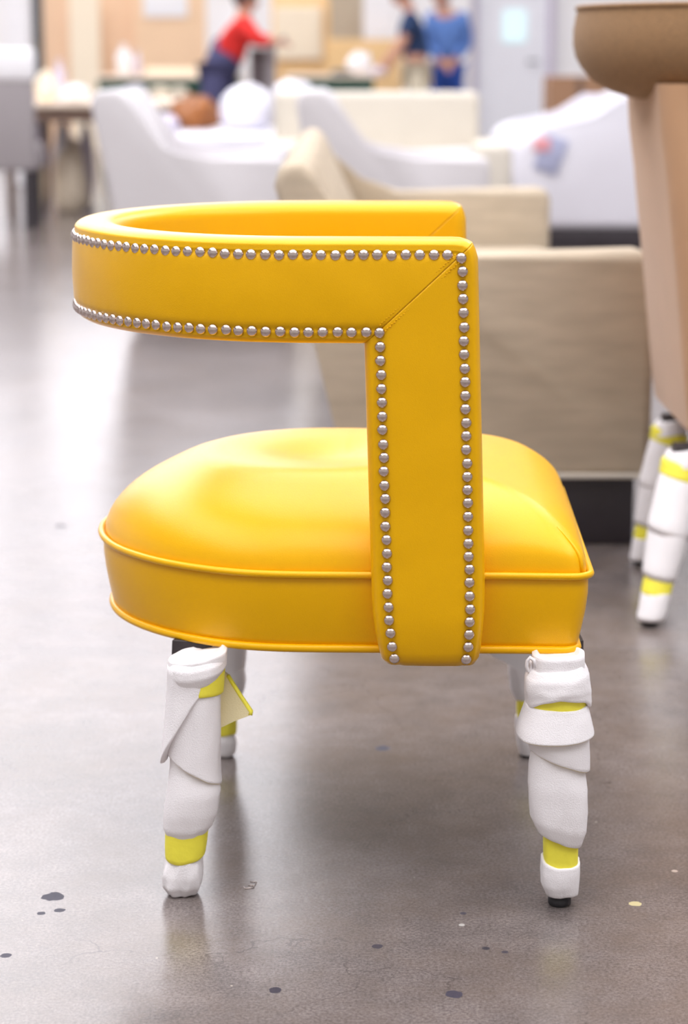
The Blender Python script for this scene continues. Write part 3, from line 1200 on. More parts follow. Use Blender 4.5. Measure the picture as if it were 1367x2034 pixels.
# top band: bowl-shaped tweed roll running round the back and along both sides
profH = []     # (radius, z)
zt = P(1150, 12, 3.6).z
outer = [(1252, 194), (1215, 183), (1180, 163), (1157, 136), (1145, 112), (1140, 86), (1141, 55), (1146, 28), (1150, 13)]
for x, y in outer:
    p = P(x, y, 3.75)
    profH.append((hx - P(x, y, 3.84).x, p.z))
rO = profH[-1][0]
profH += [(rO - 0.006, zt + 0.004), (rO - 0.03, zt + 0.006), (rO - 0.09, zt - 0.004), (rO - 0.11, zt - 0.03), (rO - 0.12, profH[0][1] + 0.03), (profH[0][0] - 0.03, profH[0][1] - 0.005)]
path = []
for i in range(14, 0, -1):
    path.append(((hx + 0.36 * i / 14), hy + 0, (0, 1)))
pl = []
for i in range(10):
    pl.append((0.36 * (10 - i) / 10, 0, (0, 1)))
for i in range(33):
    a = math.pi / 2 + math.pi * i / 32
    pl.append((0, 0, (math.cos(a), math.sin(a))))
for i in range(1, 11):
    pl.append((0.36 * i / 10, 0, (0, -1)))
rings = []
for dx_, dy_, nn in pl:
    rings.append([Vector((hx + dx_ + nn[0] * r, hy + nn[1] * r, z + 0.002 * noise.noise(Vector((nn[0] * 3, nn[1] * 3 + dx_ * 3, z * 8))))) for r, z in profH])
b = bmesh.new()
grid_rings(b, rings, True, True, True)
hb = obj('top_band', b, M['tan_dark'], H_)
b = bmesh.new()
tube(b, [Vector((hx + dx_ + nn[0] * (rO + 0.001), hy + nn[1] * (rO + 0.001), zt + 0.003)) for dx_, dy_, nn in pl], 0.0045, 8)
obj('welt', b, M['tan_dark'], hb)
# tapering velvet side panel under it, both sides, joined by the curved back
zs = 9
b = bmesh.new()
edge_px = [(1246, 200), (1252, 250), (1262, 330), (1270, 420), (1280, 520), (1288, 620), (1296, 720), (1304, 790), (1311, 838)]
rings = []
for i, (x, y) in enumerate(edge_px):
    p = P(x, y, 4.02)
    if i == 0:
        p.z = 0.915
    if i == 8:
        p.z = 0.325
    x0 = p.x
    ring = []
    # closed plan loop: a U-shaped wall seen side-on
    W_, Dn, Tn = 0.62, 0.235, 0.07
    loop = []
    inner = []
    for k in range(8):
        loop.append((x0 + W_ * (1 - k / 8), hy - Dn))
        inner.append((x0 + W_ * (1 - k / 8), hy - Dn + Tn))
    rc = 0.045
    for k in range(9):
        a = -math.pi / 2 - math.pi / 2 * k / 8
        loop.append((x0 + rc + rc * math.cos(a), hy - Dn + rc + rc * math.sin(a)))
        inner.append((x0 + Tn + 0.01 * (1 + math.cos(a)), hy - Dn + Tn + 0.01 * (1 + math.sin(a))))
    for k in range(9):
        a = math.pi - math.pi / 2 * k / 8
        loop.append((x0 + rc + rc * math.cos(a), hy + Dn - rc + rc * math.sin(a)))
        inner.append((x0 + Tn + 0.01 * (1 + math.cos(a)), hy + Dn - Tn - 0.01 * (1 - math.sin(a))))
    for k in range(1, 9):
        loop.append((x0 + W_ * k / 8, hy + Dn))
        inner.append((x0 + W_ * k / 8, hy + Dn - Tn))
    z = p.z
    for (lx, ly) in loop + inner[::-1]:
        # a loose lengthwise fold in the velvet
        fold = 0
        bulge = 0.012 * math.sin(math.pi * i / 8)
        zz = z
        ring.append(Vector((lx, ly + fold - (bulge if ly < hy else -bulge), zz)))
    rings.append(ring)
# a few more samples across where the fold lies
grid_rings(b, rings, True, True, True)
side = obj('outer_back', b, M['tan'], H_, autos=60)
# seat pad and dark frame
b = bmesh.new()
x0 = P(1311, 838, 4.02).x
box(b, x0 + 0.05, x0 + 0.66, hy - 0.17, hy + 0.17, 0.36, 0.47, 0.03, 3)
obj('seat', b, M['tan'], H_)
b = bmesh.new()
box(b, x0 + 0.035, x0 + 0.64, hy - 0.215, hy + 0.215, 0.285, 0.34, 0.004)
obj('seat_frame', b, M['wood'], H_, smooth=False)


def hleg(px_top, px_bot, Y, Yb, shift=0.0):
    a = P(px_top[0], px_top[1], Y)
    c = P(px_bot[0], px_bot[1], Yb)
    a.x += shift
    c.x += shift
    a.z = 0.30
    c.z = 0.0
    b = bmesh.new()
    rg = []
    for t_, w_ in ((0, 0.042), (0.3, 0.036), (0.97, 0.022), (1, 0.018)):
        p = a.lerp(c, t_)
        rg.append([p + Vector((math.cos(0.785 + k * math.pi / 2) * w_ * 0.7, math.sin(0.785 + k * math.pi / 2) * w_ * 0.7, 0)) for k in range(4)])
    grid_rings(b, rg, True, True, True)
    lg = obj('leg', b, M['wood'], H_, smooth=False)

    def sleeve(t0, t1, r0, r1, m, nm, sl=0.0, seed=0):
        rr = []
        n_ = 28
        for j in range(9):
            t_ = t0 + (t1 - t0) * j / 8
            p = a.lerp(c, t_)
            r_ = r0 + (r1 - r0) * j / 8
            if j in (0, 8):
                r_ *= 0.93
            rr.append([Vector((p.x + r_ * math.cos(2 * math.pi * k / n_) * (1 + 0.05 * noise.noise(Vector((k * 0.4, j * 0.5, seed)))), p.y + r_ * math.sin(2 * math.pi * k / n_), max(0.004, p.z + sl * math.cos(2 * math.pi * k / n_)))) for k in range(n_)])
        c0 = [Vector((a.lerp(c, t0).x + (q.x - a.lerp(c, t0).x) * 0.55, a.lerp(c, t0).y + (q.y - a.lerp(c, t0).y) * 0.55, q.z - 0.004)) for q in rr[0]]
        c1 = [Vector((a.lerp(c, t1).x + (q.x - a.lerp(c, t1).x) * 0.55, a.lerp(c, t1).y + (q.y - a.lerp(c, t1).y) * 0.55, q.z + 0.004)) for q in rr[-1]]
        bb = bmesh.new()
        grid_rings(bb, [c0] + rr + [c1])
        obj(nm, bb, m, lg)

    sleeve(0.80, 0.965, 0.026, 0.024, M['foam'], 'foam_wrap', 0, 1)
    sleeve(0.70, 0.835, 0.0265, 0.025, M['tape'], 'tape', -0.004, 2)
    sleeve(0.45, 0.74, 0.036, 0.029, M['foam'], 'foam_wrap', -0.006, 3)
    sleeve(0.16, 0.50, 0.034, 0.037, M['foam'], 'foam_wrap', -0.010, 4)
    sleeve(0.10, 0.19, 0.035, 0.035, M['tape'], 'tape', -0.010, 5)
    sleeve(0.02, 0.13, 0.033, 0.036, M['foam'], 'foam_wrap', 0.006, 6)
    bb = bmesh.new()
    rg = [[Vector((c.x + r_ * math.cos(2 * math.pi * k / 16), c.y + r_ * math.sin(2 * math.pi * k / 16), z)) for k in range(16)] for z, r_ in ((0, 0.012), (0.003, 0.014), (0.01, 0.014))]
    grid_rings(bb, rg, True, True, True)
    obj('glide', bb, M['rubber'], lg)


hleg((1362, 900), (1290, 1240), 3.66, 3.56)
hleg((1338, 870), (1272, 1150), 3.98, 4.02)
hleg((1362, 900), (1362, 1240), 3.66, 3.56, 0.50)
hleg((1338, 870), (1338, 1150), 3.98, 4.02, 0.52)

# ------------------------------------------------------------------ workshop in the distance
ZTAB = 0.86


def work_table(name, label, x0, x1, y0, y1, z, mtop, medge, group=None, shelf=True, lw=0.05):
    t = empty(name, ((x0 + x1) / 2, (y0 + y1) / 2, 0), label, 'table', group)
    b = bmesh.new()
    box(b, x0, x1, y0, y1, z - 0.03, z, 0.003)
    obj('tabletop', b, mtop, t, smooth=False)
    b = bmesh.new()
    box(b, x0 + 0.02, x1 - 0.02, y0 + 0.02, y1 - 0.02, z - 0.12, z - 0.03)
    obj('apron', b, medge, t, smooth=False)
    for lx in (x0 + 0.06, x1 - 0.06):
        for ly in (y0 + 0.06, y1 - 0.06):
            b = bmesh.new()
            box(b, lx - lw / 2, lx + lw / 2, ly - lw / 2, ly + lw / 2, 0, z - 0.12)
            obj('leg', b, medge, t, smooth=False)
    if not shelf and name == 'cutting_table':  # dark sheet standing in for the shade under the tabletop
        b = bmesh.new()
        box(b, x0 + 0.04, x1 - 0.04, y1 - 0.10, y1 - 0.07, 0.08, z - 0.12)
        obj('under_table_shade', b, medge, t, smooth=False)
    if shelf:
        b = bmesh.new()
        box(b, x0 + 0.04, x1 - 0.04, y0 + 0.04, y1 - 0.04, 0.22, 0.25)
        obj('shelf', b, mtop, t, smooth=False)
    return t


T1y = 19.6
tx0, tx1 = P(190, 160, T1y).x, P(402, 160, T1y).x
work_table('cutting_table', 'long board-topped cutting table with a dark green edge, beyond the pale armchair at left', tx0, tx1 + 0.25, T1y, 22.2, ZTAB, M['table'], M['green'], shelf=False)
tx2, tx3 = P(560, 160, T1y).x, P(800, 160, T1y).x
work_table('cutting_table', 'board-topped cutting table beside the man in the navy shirt', tx2, tx3 - 0.22, T1y + 1, 22.8, ZTAB, M['table'], M['green'], shelf=False)
gx0, gx1 = P(-25, 200, 13.2).x, P(335, 200, 13.2).x
work_table('work_table', 'cluttered tan work table at the far left behind the grey side chair', gx0, gx1, 13.6, 15.4, 0.72, M['table'], M['brown'], shelf=False)


def thing_box(name, label, cat, x, y0, y1, Yd, depth, m, z0=None, slant=0.0, group=None, bev=0.01, rot=0.0):
    """box whose front spans frame x=(xl,xr), y=(top,bottom) at distance Yd"""
    a = P(x[0], y1, Yd)
    c = P(x[1], y0, Yd)
    zb_ = a.z if z0 is None else z0
    b = bmesh.new()
    box(b, a.x, c.x, Yd, Yd + depth, zb_, c.z, bev)
    cx = (a.x + c.x) / 2
    if slant:
        for v in b.verts:
            v.co.x += slant * (v.co.z - zb_)
    if rot:
        bmesh.ops.rotate(b, verts=b.verts, cent=(cx, Yd + depth / 2, zb_), matrix=Matrix.Rotation(rot, 3, 'Z'))
    o = obj(name, b, m, smooth=False, origin=(cx, Yd + depth / 2, zb_))
    return tag(o, label, cat, group)


# partition of big boards leaning behind the tables
YP = 24.5
bd = [
    ('cardboard_sheet', 'wide brown cardboard sheet standing at the far left, next to the dark pole', (70, 148), -30, 24.9, M['card']),
    ('plywood_sheet', 'narrow cream plywood sheet between two brown cardboard sheets', (140, 196), -34, 24.6, M['ply']),
    ('cardboard_sheet', 'wide tan cardboard sheet standing behind the long cutting table', (192, 275), -30, 24.9, M['card']),
    ('cardboard_sheet', 'tan cardboard sheet standing left of the person in red', (268, 408), -30, 24.7, M['card2']),
    ('plywood_sheet', 'plywood sheet with honey-coloured rim behind the person in red', (540, 668), -10, 24.8, M['orange']),
    ('cardboard_sheet', 'grey-brown board leaning left of the man in navy', (655, 722), -20, 24.4, M['linen']),
]
for nm, lab_, xx, yt, Yd, m in bd:
    a = P(xx[0], 140, Yd)
    c = P(xx[1], yt, Yd)
    b = bmesh.new()
    box(b, a.x, c.x, Yd, Yd + 0.03, 0.0, c.z, 0.004)
    tag(obj(nm, b, m, smooth=False, origin=((a.x + c.x) / 2, Yd, 0)), lab_, 'board')
thing_box('drawing_board', 'bright cream rectangular panel propped up behind the person in red', 'panel', (545, 640), 12, 118, 24.745, 0.055, M['ply'], group=None)
thing_box('paper_sheet', 'white paper sheet hanging high above the tan cardboard at left', 'paper', (285, 372), -12, 34, 24.68, 0.02, M['white'])
thing_box('paper_roll', 'white paper roll leaning diagonally left of the person in red', 'paper roll', (392, 430), 18, 140, 23.4, 0.2, M['white'], z0=0.0, slant=0.16)
thing_box('fabric_bolt', 'white panel of cloth hanging left of the man in navy', 'cloth', (722, 785), -12, 72, 24.2, 0.05, M['white'])
thing_box('honey_panel', 'low honey-coloured wooden panel behind the second cutting table', 'panel', (648, 802), 78, 150, 23.8, 0.05, M['orange'], z0=0.0)
thing_box('support_column', 'white square column at the far left', 'column', (14, 48), -260, 110, 17.5, 0.25, M['white'], z0=0.0)
thing_box('tool_pole', 'thin dark pole beside the white column', 'pole', (60, 82), -20, 142, 20.5, 0.08, M['steel'], z0=0.0)
thing_box('warning_post', 'short yellow post behind the white column', 'post', (56, 66), 80, 140, 19.5, 0.05, M['yellow'], z0=0.0)
thing_box('cloth_stack', 'tan cloth stack on the long cutting table', 'cloth', (288, 402), 136, 150, 20.6, 1.0, M['ply'], z0=ZTAB)


def bottle(name, label, cat, x, y0, Yd, z, w_px, m):
    a = P(x, y0, Yd)
    r = w_px / 2 / F * Yd
    h = a.z - z
    b = bmesh.new()
    prf = [(0.0, 0.85), (0.02, 1.0), (0.62, 1.0), (0.76, 0.72), (0.84, 0.36), (0.90, 0.36), (0.91, 0.46), (1.0, 0.44)]
    rings = [[Vector((a.x + r * q * math.cos(2 * math.pi * k / 18), Yd + r * q * math.sin(2 * math.pi * k / 18), z + h * t_)) for k in range(18)] for t_, q in prf]
    grid_rings(b, rings, True, True, True)
    tag(obj(name, b, m, origin=(a.x, Yd, z)), label, cat)


bottle('spray_bottle', 'big white bottle standing on the long cutting table', 'bottle', 246, 88, 20.0, ZTAB, 30, M['white'])
bottle('spray_bottle', 'slim pale bottle beside the big white bottle', 'bottle', 272, 100, 20.3, ZTAB, 14, M['lav'])
bottle('glue_bottle', 'lavender bottle in front of the brown cardboard at left', 'bottle', 117, 118, 14.6, 0.72, 24, M['lav'])
bottle('glue_bottle', 'white bottle at the left end of the cluttered work table', 'bottle', 52, 118, 14.8, 0.72, 20, M['lav'])


def heap(name, label, cat, x, y, Yd, rx, rz, m, ry=None, lump=0.25, z0=None, seed=0):
    c = P(x, y, Yd)
    sx, sz = rx / F * Yd, rz / F * Yd
    if z0 is not None:
        top = c.z + sz
        sz = (top - z0) / 1.75
        c.z = top - sz
    sy = ry or sx
    b = bmesh.new()
    ellipsoid(b, c, (sx, sy, sz), 24, 14, lump=lump, seed=seed)
    zmin = z0 if z0 is not None else c.z - sz * 0.8
    for v in b.verts:
        v.co.z = max(v.co.z, zmin)
    tag(obj(name, b, m, origin=(c.x, c.y, zmin)), label, cat)


heap('cloth_bundle', 'peach cloth bundle on the cluttered work table', 'cloth', 90, 156, 14.0, 22, 14, M['ply'], z0=0.72, seed=1)
heap('cloth_bundle', 'white cloth bundle at the right end of the cluttered work table', 'cloth', 150, 182, 13.9, 26, 14, M['white'], z0=0.72, seed=2)
heap('cloth_bundle', 'pink cloth bundle beside the white column on the work table', 'cloth', 55, 168, 14.3, 18, 12, M['lav'], z0=0.72, seed=3)
# the floor-standing pile between chairs: low bench with plastic bags and rust-coloured hides
bx0, bx1 = P(298, 260, 12.0).x, P(545, 260, 12.0).x
bz = P(400, 268, 12.0).z
t_ = empty('packing_bench', ((bx0 + bx1) / 2, 12.6, 0), 'low bench covered with white wrap behind the left pale armchair', 'bench')
b = bmesh.new()
box(b, bx0, bx1, 12.0, 13.8, bz - 0.12, bz, 0.03, 3)
obj('bench_top', b, M['plastic'], t_)
for lx in (bx0 + 0.08, bx1 - 0.08):
    for ly in (12.1, 13.7):
        b = bmesh.new()
        box(b, lx - 0.03, lx + 0.03, ly - 0.03, ly + 0.03, 0, bz - 0.11)
        obj('leg', b, M['steel'], t_, smooth=False)
heap('plastic_bag', 'large puffed white plastic bag behind the beige sofa, below the person in red', 'bag', 492, 208, 12.9, 56, 40, M['plastic'], ry=0.2, lump=0.06, z0=bz, seed=4)
heap('plastic_bag', 'smaller puffed white plastic bag right of the large one', 'bag', 582, 190, 14.3, 42, 30, M['plastic'], ry=0.2, lump=0.15, z0=P(582, 214, 14.3).z, seed=5)
heap('leather_hide', 'rust-brown leather hide heaped on the white bench', 'leather', 390, 216, 13.3, 44, 22, M['rust'], ry=0.25, lump=0.5, z0=bz, seed=6)
heap('cloth_bundle', 'pinkish cloth bundle on the white bench left of the rust hide', 'cloth', 326, 238, 12.5, 30, 12, M['lav'], ry=0.2, lump=0.3, z0=bz, seed=8)
# support for the smaller bag
sx = P(582, 214, 14.3)
b = bmesh.new()
box(b, sx.x - 0.13, sx.x + 0.13, 14.1, 14.5, 0, sx.z, 0.004)
tag(obj('carton', b, M['cream'], smooth=False, origin=(sx.x, 14.3, 0)), 'pale carton carrying the smaller plastic bag behind the cream loveseat', 'box')

# tubes stacked under the cutting table: their round ends face the camera
tubes = [(258, 186, 15, M['lav']), (306, 189, 15, M['ply']), (346, 190, 15, M['ply'])]
for i, (x, y, r, m) in enumerate(tubes):
    p = P(x, y, 18.6)
    rr = r / F * 18.6
    b = bmesh.new()
    rg = [[Vector((p.x + q * rr * math.cos(2 * math.pi * k / 24), 18.6 + yy, 0.68 + q * rr * math.sin(2 * math.pi * k / 24) + (p.z - 0.68))) for k in range(24)] for q, yy in ((0.3, 0.05), (0.3, 0.0), (1, 0.0), (1, 0.85))]
    grid_rings(b, rg, True, False, True)
    tag(obj('fabric_roll', b, m, origin=(p.x, 19.0, p.z - rr)), ['pinkish fabric roll end under the long cutting table, leftmost of three', 'cream fabric roll end under the long cutting table, middle of three', 'cream fabric roll end under the long cutting table, nearest the rust hide'][i], 'fabric roll', 'fabric rolls below the long cutting table')
# rack that carries the rolls
ra, rb = P(240, 206, 18.55), P(366, 206, 18.55)
rk = empty('roll_rack', ((ra.x + rb.x) / 2, 19.0, 0), 'dark low rack carrying the fabric rolls', 'rack')
b = bmesh.new()
box(b, ra.x, rb.x, 18.55, 19.5, ra.z - 0.03, ra.z)
obj('shelf', b, M['steel'], rk, smooth=False)
for lx in (ra.x + 0.03, rb.x - 0.03):
    for ly in (18.6, 19.45):
        b = bmesh.new()
        box(b, lx - 0.02, lx + 0.02, ly - 0.02, ly + 0.02, 0, ra.z - 0.02)
        obj('leg', b, M['steel'], rk, smooth=False)

# bits under the cluttered work table
for i, (x, y, rx, rz, m, lb_) in enumerate([
        (75, 254, 16, 14, M['lav'], 'lavender sack under the work table at far left'),
        (122, 252, 17, 14, M['white'], 'white sack under the work table, beside the lavender one'),
        (172, 256, 14, 12, M['lav'], 'small lilac sack under the right end of the work table'),
        (70, 292, 20, 14, M['ply'], 'cream sack on the floor under the work table'),
        (140, 300, 34, 24, M['ply'], 'big cream sack on the floor under the right end of the work table')]):
    zz = 0.0
    yd = 15.0 if y < 270 else 14.2
    heap('sack', lb_, 'sack', x, y, yd, rx, rz, m, ry=0.12, lump=0.3, z0=zz, seed=20 + i)

# things on the second cutting table
heap('cloth_bundle', 'white cloth bundle on the cutting table beside the man in navy', 'cloth', 715, 124, 21.2, 24, 20, M['white'], z0=ZTAB, seed=31)
heap('cloth_bundle', 'pink cloth bundle by the hand of the man in navy', 'cloth', 752, 146, 21.0, 15, 12, M['lav'], z0=ZTAB, seed=32)
heap('cloth_bundle', 'dark cloth bundle on the near end of the second cutting table', 'cloth', 680, 150, 20.9, 22, 12, M['steel'], z0=ZTAB, seed=33)
# machine and stand in front of the person in red
thing_box('machine_stand', 'dark brown machine stand under the arms of the person in red', 'stand', (497, 528), 97, 200, 18.3, 0.35, M['bin'], z0=0.0)
ms = bpy.data.objects['machine_stand']
a, c = P(529, 200, 18.3), P(546, 96, 18.3)
b = bmesh.new()
box(b, a.x, c.x, 18.3, 18.6, 0, c.z, 0.005)
obj('side_panel', b, M['dark_grey'], ms, smooth=False)
b = bmesh.new()
p0, p1 = P(538, 90, 18.2), P(566, 72, 18.2)
zt_ = P(497, 97, 18.3).z
tube(b, [Vector((p0.x, 18.4, zt_)), Vector((p1.x, 18.4, p1.z))], 0.016, 8)
obj('pointer', b, M['steel'], ms)

# tall side chair cut by the left frame edge
YE = 12.7
ex1 = P(66, 200, YE).x
E_ = empty('side_chair', (ex1 - 0.25, YE + 0.25, 0), 'tall grey upholstered side chair with dark legs at the left edge', 'chair')
zb_, ztp = P(40, 340, YE).z, P(40, 103, YE).z
b = bmesh.new()
box(b, ex1 - 0.52, ex1, YE, YE + 0.09, zb_, ztp, 0.02, 3)
obj('backrest', b, M['dark_grey'], E_)
b = bmesh.new()
box(b, ex1 - 0.515, ex1 - 0.005, YE + 0.005, YE + 0.46, zb_, zb_ + 0.15, 0.02, 3)
obj('seat', b, M['dark_grey'], E_)
b = bmesh.new()
box(b, ex1 - 0.53, ex1 + 0.01, YE - 0.01, YE + 0.11, ztp - 0.17, ztp + 0.02, 0.03, 3)
obj('white_cover', b, M['white'], E_)
for lx, ly in ((ex1 - 0.045, YE + 0.04), (ex1 - 0.47, YE + 0.04), (ex1 - 0.06, YE + 0.42), (ex1 - 0.47, YE + 0.42)):
    b = bmesh.new()
    box(b, lx - 0.03, lx + 0.03, ly - 0.03, ly + 0.03, 0, zb_ + 0.01, 0.003)
    obj('leg', b, M['plinth'], E_, smooth=False)


# ------------------------------------------------------------------ people
def skinned(name, joints, edges, radii, m, parent, sub=2, root='pelvis'):
    names = list(joints)
    me = bpy.data.meshes.new(name)
    me.from_pydata([tuple(joints[n]) for n in names], [(names.index(a), names.index(b_)) for a, b_ in edges], [])
    o = bpy.data.objects.new(name, me)
    COL.objects.link(o)
    mod = o.modifiers.new('Skin', 'SKIN')
    sv = me.skin_vertices[0].data if me.skin_vertices else None
    if sv is None:
        bm_ = bmesh.new()
        bm_.from_mesh(me)
        bm_.verts.layers.skin.verify()
        bm_.to_mesh(me)
        bm_.free()
        sv = me.skin_vertices[0].data
    for i, n in enumerate(names):
        r_ = radii[n]
        sv[i].radius = r_ if isinstance(r_, tuple) else (r_, r_)
        sv[i].use_root = (n == root)
    mod.use_smooth_shade = True
    s2 = o.modifiers.new('Sub', 'SUBSURF')
    s2.levels = s2.render_levels = sub
    dg = bpy.context.evaluated_depsgraph_get()
    dg.update()
    ev = o.evaluated_get(dg)
    nm = bpy.data.meshes.new_from_object(ev)
    o.modifiers.clear()
    o.data = nm
    nm.name = name
    for p in nm.polygons:
        p.use_smooth = True
    nm.materials.clear()
    nm.materials.append(m)
    if parent is not None:
        o.parent = parent
        o.matrix_parent_inverse = Matrix.Translation(-worldloc(parent))
    return o


def V(x, y, z):
    return Vector((x, y, z))


def person(loc, label, J, face, cloth_top, cloth_bot, sleeve, hairlen=0.0, apron=None):
    """J: joint positions relative to loc; face: unit vector the head looks along"""
    loc = Vector(loc)
    root = empty('person', loc, label, 'person')
    j = {k_: loc + Vector(v_) for k_, v_ in J.items()}
    f = Vector(face).normalized()
    up = (j['head'] - j['neck']).normalized()
    f = (f - up * f.dot(up)).normalized()
    sd = f.cross(up)
    hd = j['head']
    j['chin'] = hd - up * 0.055 + f * 0.035
    j['crown'] = hd + up * 0.075 - f * 0.01
    j['nose'] = hd + f * 0.108 - up * 0.01
    j['ear_l'] = hd + sd * 0.088
    j['ear_r'] = hd - sd * 0.088
    rad = dict(pelvis=0.135, waist=0.125, chest=0.145, neck=0.058, head=0.085, chin=0.050, crown=0.070, nose=0.014, ear_l=0.018, ear_r=0.018)
    E = [('pelvis', 'waist'), ('waist', 'chest'), ('chest', 'neck'), ('neck', 'head'), ('head', 'crown'), ('head', 'chin'), ('head', 'nose'), ('head', 'ear_l'), ('head', 'ear_r')]
    for s in 'lr':
        rad.update({'shoulder_' + s: 0.070, 'elbow_' + s: 0.043, 'wrist_' + s: 0.029, 'palm_' + s: 0.030,
                    'hip_' + s: 0.098, 'knee_' + s: 0.062, 'ankle_' + s: 0.042, 'toe_' + s: 0.034})
        j['ankle_' + s] = j['foot_' + s] + V(0, 0, 0.075)
        E += [('chest', 'shoulder_' + s), ('shoulder_' + s, 'elbow_' + s), ('elbow_' + s, 'wrist_' + s), ('wrist_' + s, 'palm_' + s),
              ('pelvis', 'hip_' + s), ('hip_' + s, 'knee_' + s), ('knee_' + s, 'ankle_' + s), ('ankle_' + s, 'toe_' + s)]
        hf = Vector((face[0], face[1], 0)).normalized()
        j['toe_' + s] = j['foot_' + s] + hf * 0.16 + V(0, 0, 0.034)
        d = (j['wrist_' + s] - j['elbow_' + s]).normalized()
        j['palm_' + s] = j['wrist_' + s] + d * 0.065
        side_ = d.cross(V(0, 0, 1))
        if side_.length < 0.1:
            side_ = V(0, 1, 0)
        side_.normalize()
        dn = side_.cross(d)
        if dn.z > 0:
            dn = -dn
        for q, (of, ln_) in enumerate(((-0.030, 0.062), (-0.010, 0.076), (0.010, 0.072), (0.030, 0.056))):
            a_, b_ = 'fa%d%s' % (q, s), 'fb%d%s' % (q, s)
            j[a_] = j['palm_' + s] + side_ * of + d * 0.035
            j[b_] = j[a_] + d * ln_ * 0.75 + dn * ln_ * 0.45
            rad[a_] = 0.0105
            rad[b_] = 0.0075
            E += [('palm_' + s, a_), (a_, b_)]
        j['th' + s] = j['wrist_' + s] + d * 0.045 + side_ * 0.052 + dn * 0.012
        rad['th' + s] = 0.010
        E.append(('wrist_' + s, 'th' + s))
    foots = ('foot_l', 'foot_r')
    jj = {k_: v_ for k_, v_ in j.items() if k_ in rad}
    body = skinned('body', jj, E, rad, M['skin'], root)

    def sub_(keys, grow, extra=None):
        keys = set(keys)
        jx = {k_: jj[k_] for k_ in keys}
        ed = [(a_, b_) for a_, b_ in E if a_ in keys and b_ in keys]
        rd = {k_: rad[k_] + grow for k_ in keys}
        if extra:
            rd.update(extra)
        return jx, ed, rd

    ks = ['waist', 'chest', 'shoulder_l', 'shoulder_r', 'elbow_l', 'elbow_r', 'pelvis']
    jx, ed, rd = sub_(ks, 0.030, {'elbow_l': 0.062, 'elbow_r': 0.062})
    if sleeve == 'short':
        for s in 'lr':
            jx['elbow_' + s] = jj['shoulder_' + s].lerp(jj['elbow_' + s], 0.72)
            rd['elbow_' + s] = 0.070
    else:
        for s in 'lr':
            jx['wrist_' + s] = jj['elbow_' + s].lerp(jj['wrist_' + s], 0.92)
            rd['wrist_' + s] = 0.042
            ed.append(('elbow_' + s, 'wrist_' + s))
    jx['pelvis'] = jj['waist'].lerp(jj['pelvis'], 0.75)
    rd['pelvis'] = 0.150
    skinned('shirt', jx, ed, rd, cloth_top, root)
    ks = ['pelvis', 'hip_l', 'hip_r', 'knee_l', 'knee_r', 'ankle_l', 'ankle_r']
    jx, ed, rd = sub_(ks, 0.018, {'ankle_l': 0.062, 'ankle_r': 0.062})
    skinned('trousers', jx, ed, rd, cloth_bot, root)
    for s in 'lr':
        b = bmesh.new()
        hf = Vector((face[0], face[1], 0)).normalized()
        c = j['foot_' + s] + hf * 0.07
        ang = math.atan2(hf.y, hf.x)
        ellipsoid(b, c + V(0, 0, 0.045), (0.15, 0.052, 0.05), 18, 10, rot=Matrix.Rotation(ang, 3, 'Z'))
        for v in b.verts:
            v.co.z = max(v.co.z, 0.0)
        obj('shoe', b, M['shoe'], root)
    # hair cap
    b = bmesh.new()
    rot = Matrix((sd, f, up)).transposed()
    ellipsoid(b, hd + up * 0.035 - f * 0.018, (0.096, 0.108, 0.105), 20, 12, rot=rot, lump=0.05)
    for v in b.verts:
        d_ = v.co - hd
        if d_.dot(f) > 0.045 and d_.dot(up) < 0.055:
            v.co -= f * (d_.dot(f) - 0.045)
    if hairlen:
        for v in b.verts:
            d_ = v.co - hd
            if d_.dot(up) < 0 and d_.dot(f) < 0.02:
                v.co -= up * hairlen
    obj('hair', b, M['hair'], root)
    for s in (-1, 1):
        b = bmesh.new()
        ellipsoid(b, hd + f * 0.086 + sd * 0.032 * s + up * 0.012, (0.012, 0.012, 0.009), 10, 6)
        obj('eye', b, M['hair'], body)
    b = bmesh.new()
    ellipsoid(b, hd + f * 0.083 - up * 0.050, (0.022, 0.010, 0.007), 10, 6, rot=rot)
    obj('mouth', b, M['redlabel'], body)
    if apron is not None:
        ks = ['pelvis', 'waist', 'hip_l', 'hip_r', 'knee_l', 'knee_r', 'chest']
        jx, ed, rd = sub_(ks, 0.036)
        jx['chest'] = jj['waist'].lerp(jj['chest'], 0.85) + V(-0.05, 0, 0)
        rd['chest'] = 0.165
        skinned('apron', jx, ed, rd, apron, root)
    return root, j


# man in navy, facing left and bending to the table
gx = P(828, 100, 21.8).x
person((gx, 21.8, 0), 'man in a navy short-sleeved shirt and khaki trousers leaning to the left over the table',
       dict(pelvis=(0.0, 0, 0.94), waist=(-0.01, 0, 1.10), chest=(-0.03, 0, 1.32), neck=(-0.075, 0, 1.50), head=(-0.165, 0.0, 1.63),
            shoulder_l=(-0.06, -0.17, 1.40), elbow_l=(-0.15, -0.22, 1.15), wrist_l=(-0.27, -0.20, 0.97),
            shoulder_r=(-0.06, 0.17, 1.40), elbow_r=(-0.17, 0.22, 1.15), wrist_r=(-0.32, 0.18, 0.98),
            hip_l=(0.0, -0.09, 0.88), knee_l=(0.01, -0.10, 0.48), foot_l=(0.02, -0.11, 0.0),
            hip_r=(0.0, 0.09, 0.88), knee_r=(0.02, 0.10, 0.48), foot_r=(0.05, 0.11, 0.0)), (-1, -0.1, -0.5), M['navy'], M['khaki'], 'short')
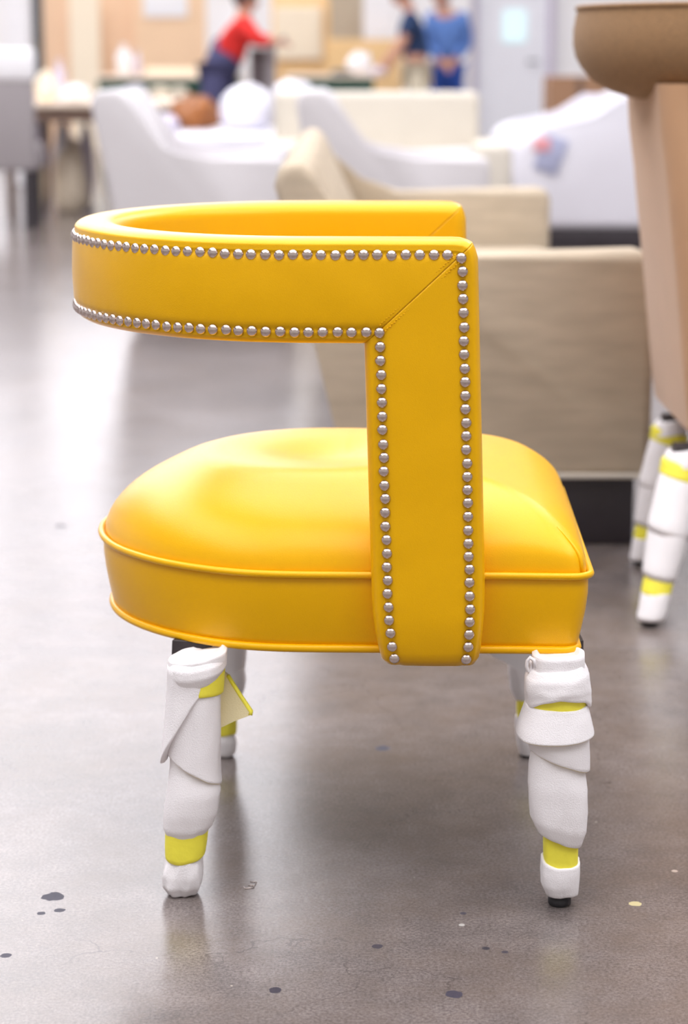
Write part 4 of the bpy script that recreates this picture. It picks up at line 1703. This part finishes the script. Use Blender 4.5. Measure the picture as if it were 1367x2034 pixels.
# man in blue beside him, facing the camera
gx = P(888, 100, 22.6).x
person((gx, 22.6, 0), 'man in a blue long-sleeved shirt and blue jeans standing with his hands in front',
       dict(pelvis=(0.0, 0, 0.95), waist=(0.0, 0, 1.10), chest=(0.0, 0, 1.32), neck=(-0.03, -0.02, 1.50), head=(-0.075, -0.05, 1.645),
            shoulder_l=(0.17, 0.0, 1.42), elbow_l=(0.21, -0.02, 1.16), wrist_l=(0.07, -0.18, 1.00),
            shoulder_r=(-0.17, 0.0, 1.42), elbow_r=(-0.21, -0.03, 1.16), wrist_r=(-0.06, -0.20, 0.99),
            hip_l=(0.09, 0, 0.88), knee_l=(0.09, -0.01, 0.48), foot_l=(0.10, 0.0, 0.0),
            hip_r=(-0.09, 0, 0.88), knee_r=(-0.09, -0.01, 0.48), foot_r=(-0.11, -0.02, 0.0)), (-0.5, -1, -0.35), M['blue'], M['denim'], 'long')
# person in red bending over the stand
gx = P(428, 200, 18.4).x
person((gx, 18.3, 0), 'person in a red long-sleeved top and indigo apron bending to the right over a stand',
       dict(pelvis=(0.05, 0.05, 0.91), waist=(0.11, 0.05, 1.04), chest=(0.21, 0.05, 1.22), neck=(0.26, 0.05, 1.36), head=(0.275, 0.04, 1.475),
            shoulder_l=(0.25, -0.11, 1.27), elbow_l=(0.36, -0.16, 1.15), wrist_l=(0.50, -0.12, 1.14),
            shoulder_r=(0.25, 0.20, 1.27), elbow_r=(0.36, 0.24, 1.16), wrist_r=(0.50, 0.19, 1.15),
            hip_l=(0.03, -0.04, 0.86), knee_l=(-0.05, -0.05, 0.47), foot_l=(-0.14, -0.06, 0.0),
            hip_r=(0.03, 0.14, 0.86), knee_r=(-0.03, 0.15, 0.47), foot_r=(-0.09, 0.16, 0.0)), (1, -0.2, -0.4), M['red'], M['apron'], 'long', apron=M['apron'])

# two staples dropped on the floor near the back leg
for x, y, a in ((487, 1766, 0.3), (506, 1760, 1.4)):
    p = G(x, y)
    b = bmesh.new()
    d1 = Vector((math.cos(a), math.sin(a), 0))
    d2 = Vector((-math.sin(a), math.cos(a), 0))
    tube(b, [p + d2 * 0.008 + V(0, 0, .0006), p + V(0, 0, .0006), p + d1 * 0.011 + V(0, 0, .0006), p + d1 * 0.011 + d2 * 0.008 + V(0, 0, .0006)], 0.0005, 6)
    tag(obj('staple', b, M['nail'], origin=p), 'bent metal staple lying on the floor right of the near back leg' if a < 1 else 'straighter metal staple lying beside the bent one', 'staple', 'staples on the floor')
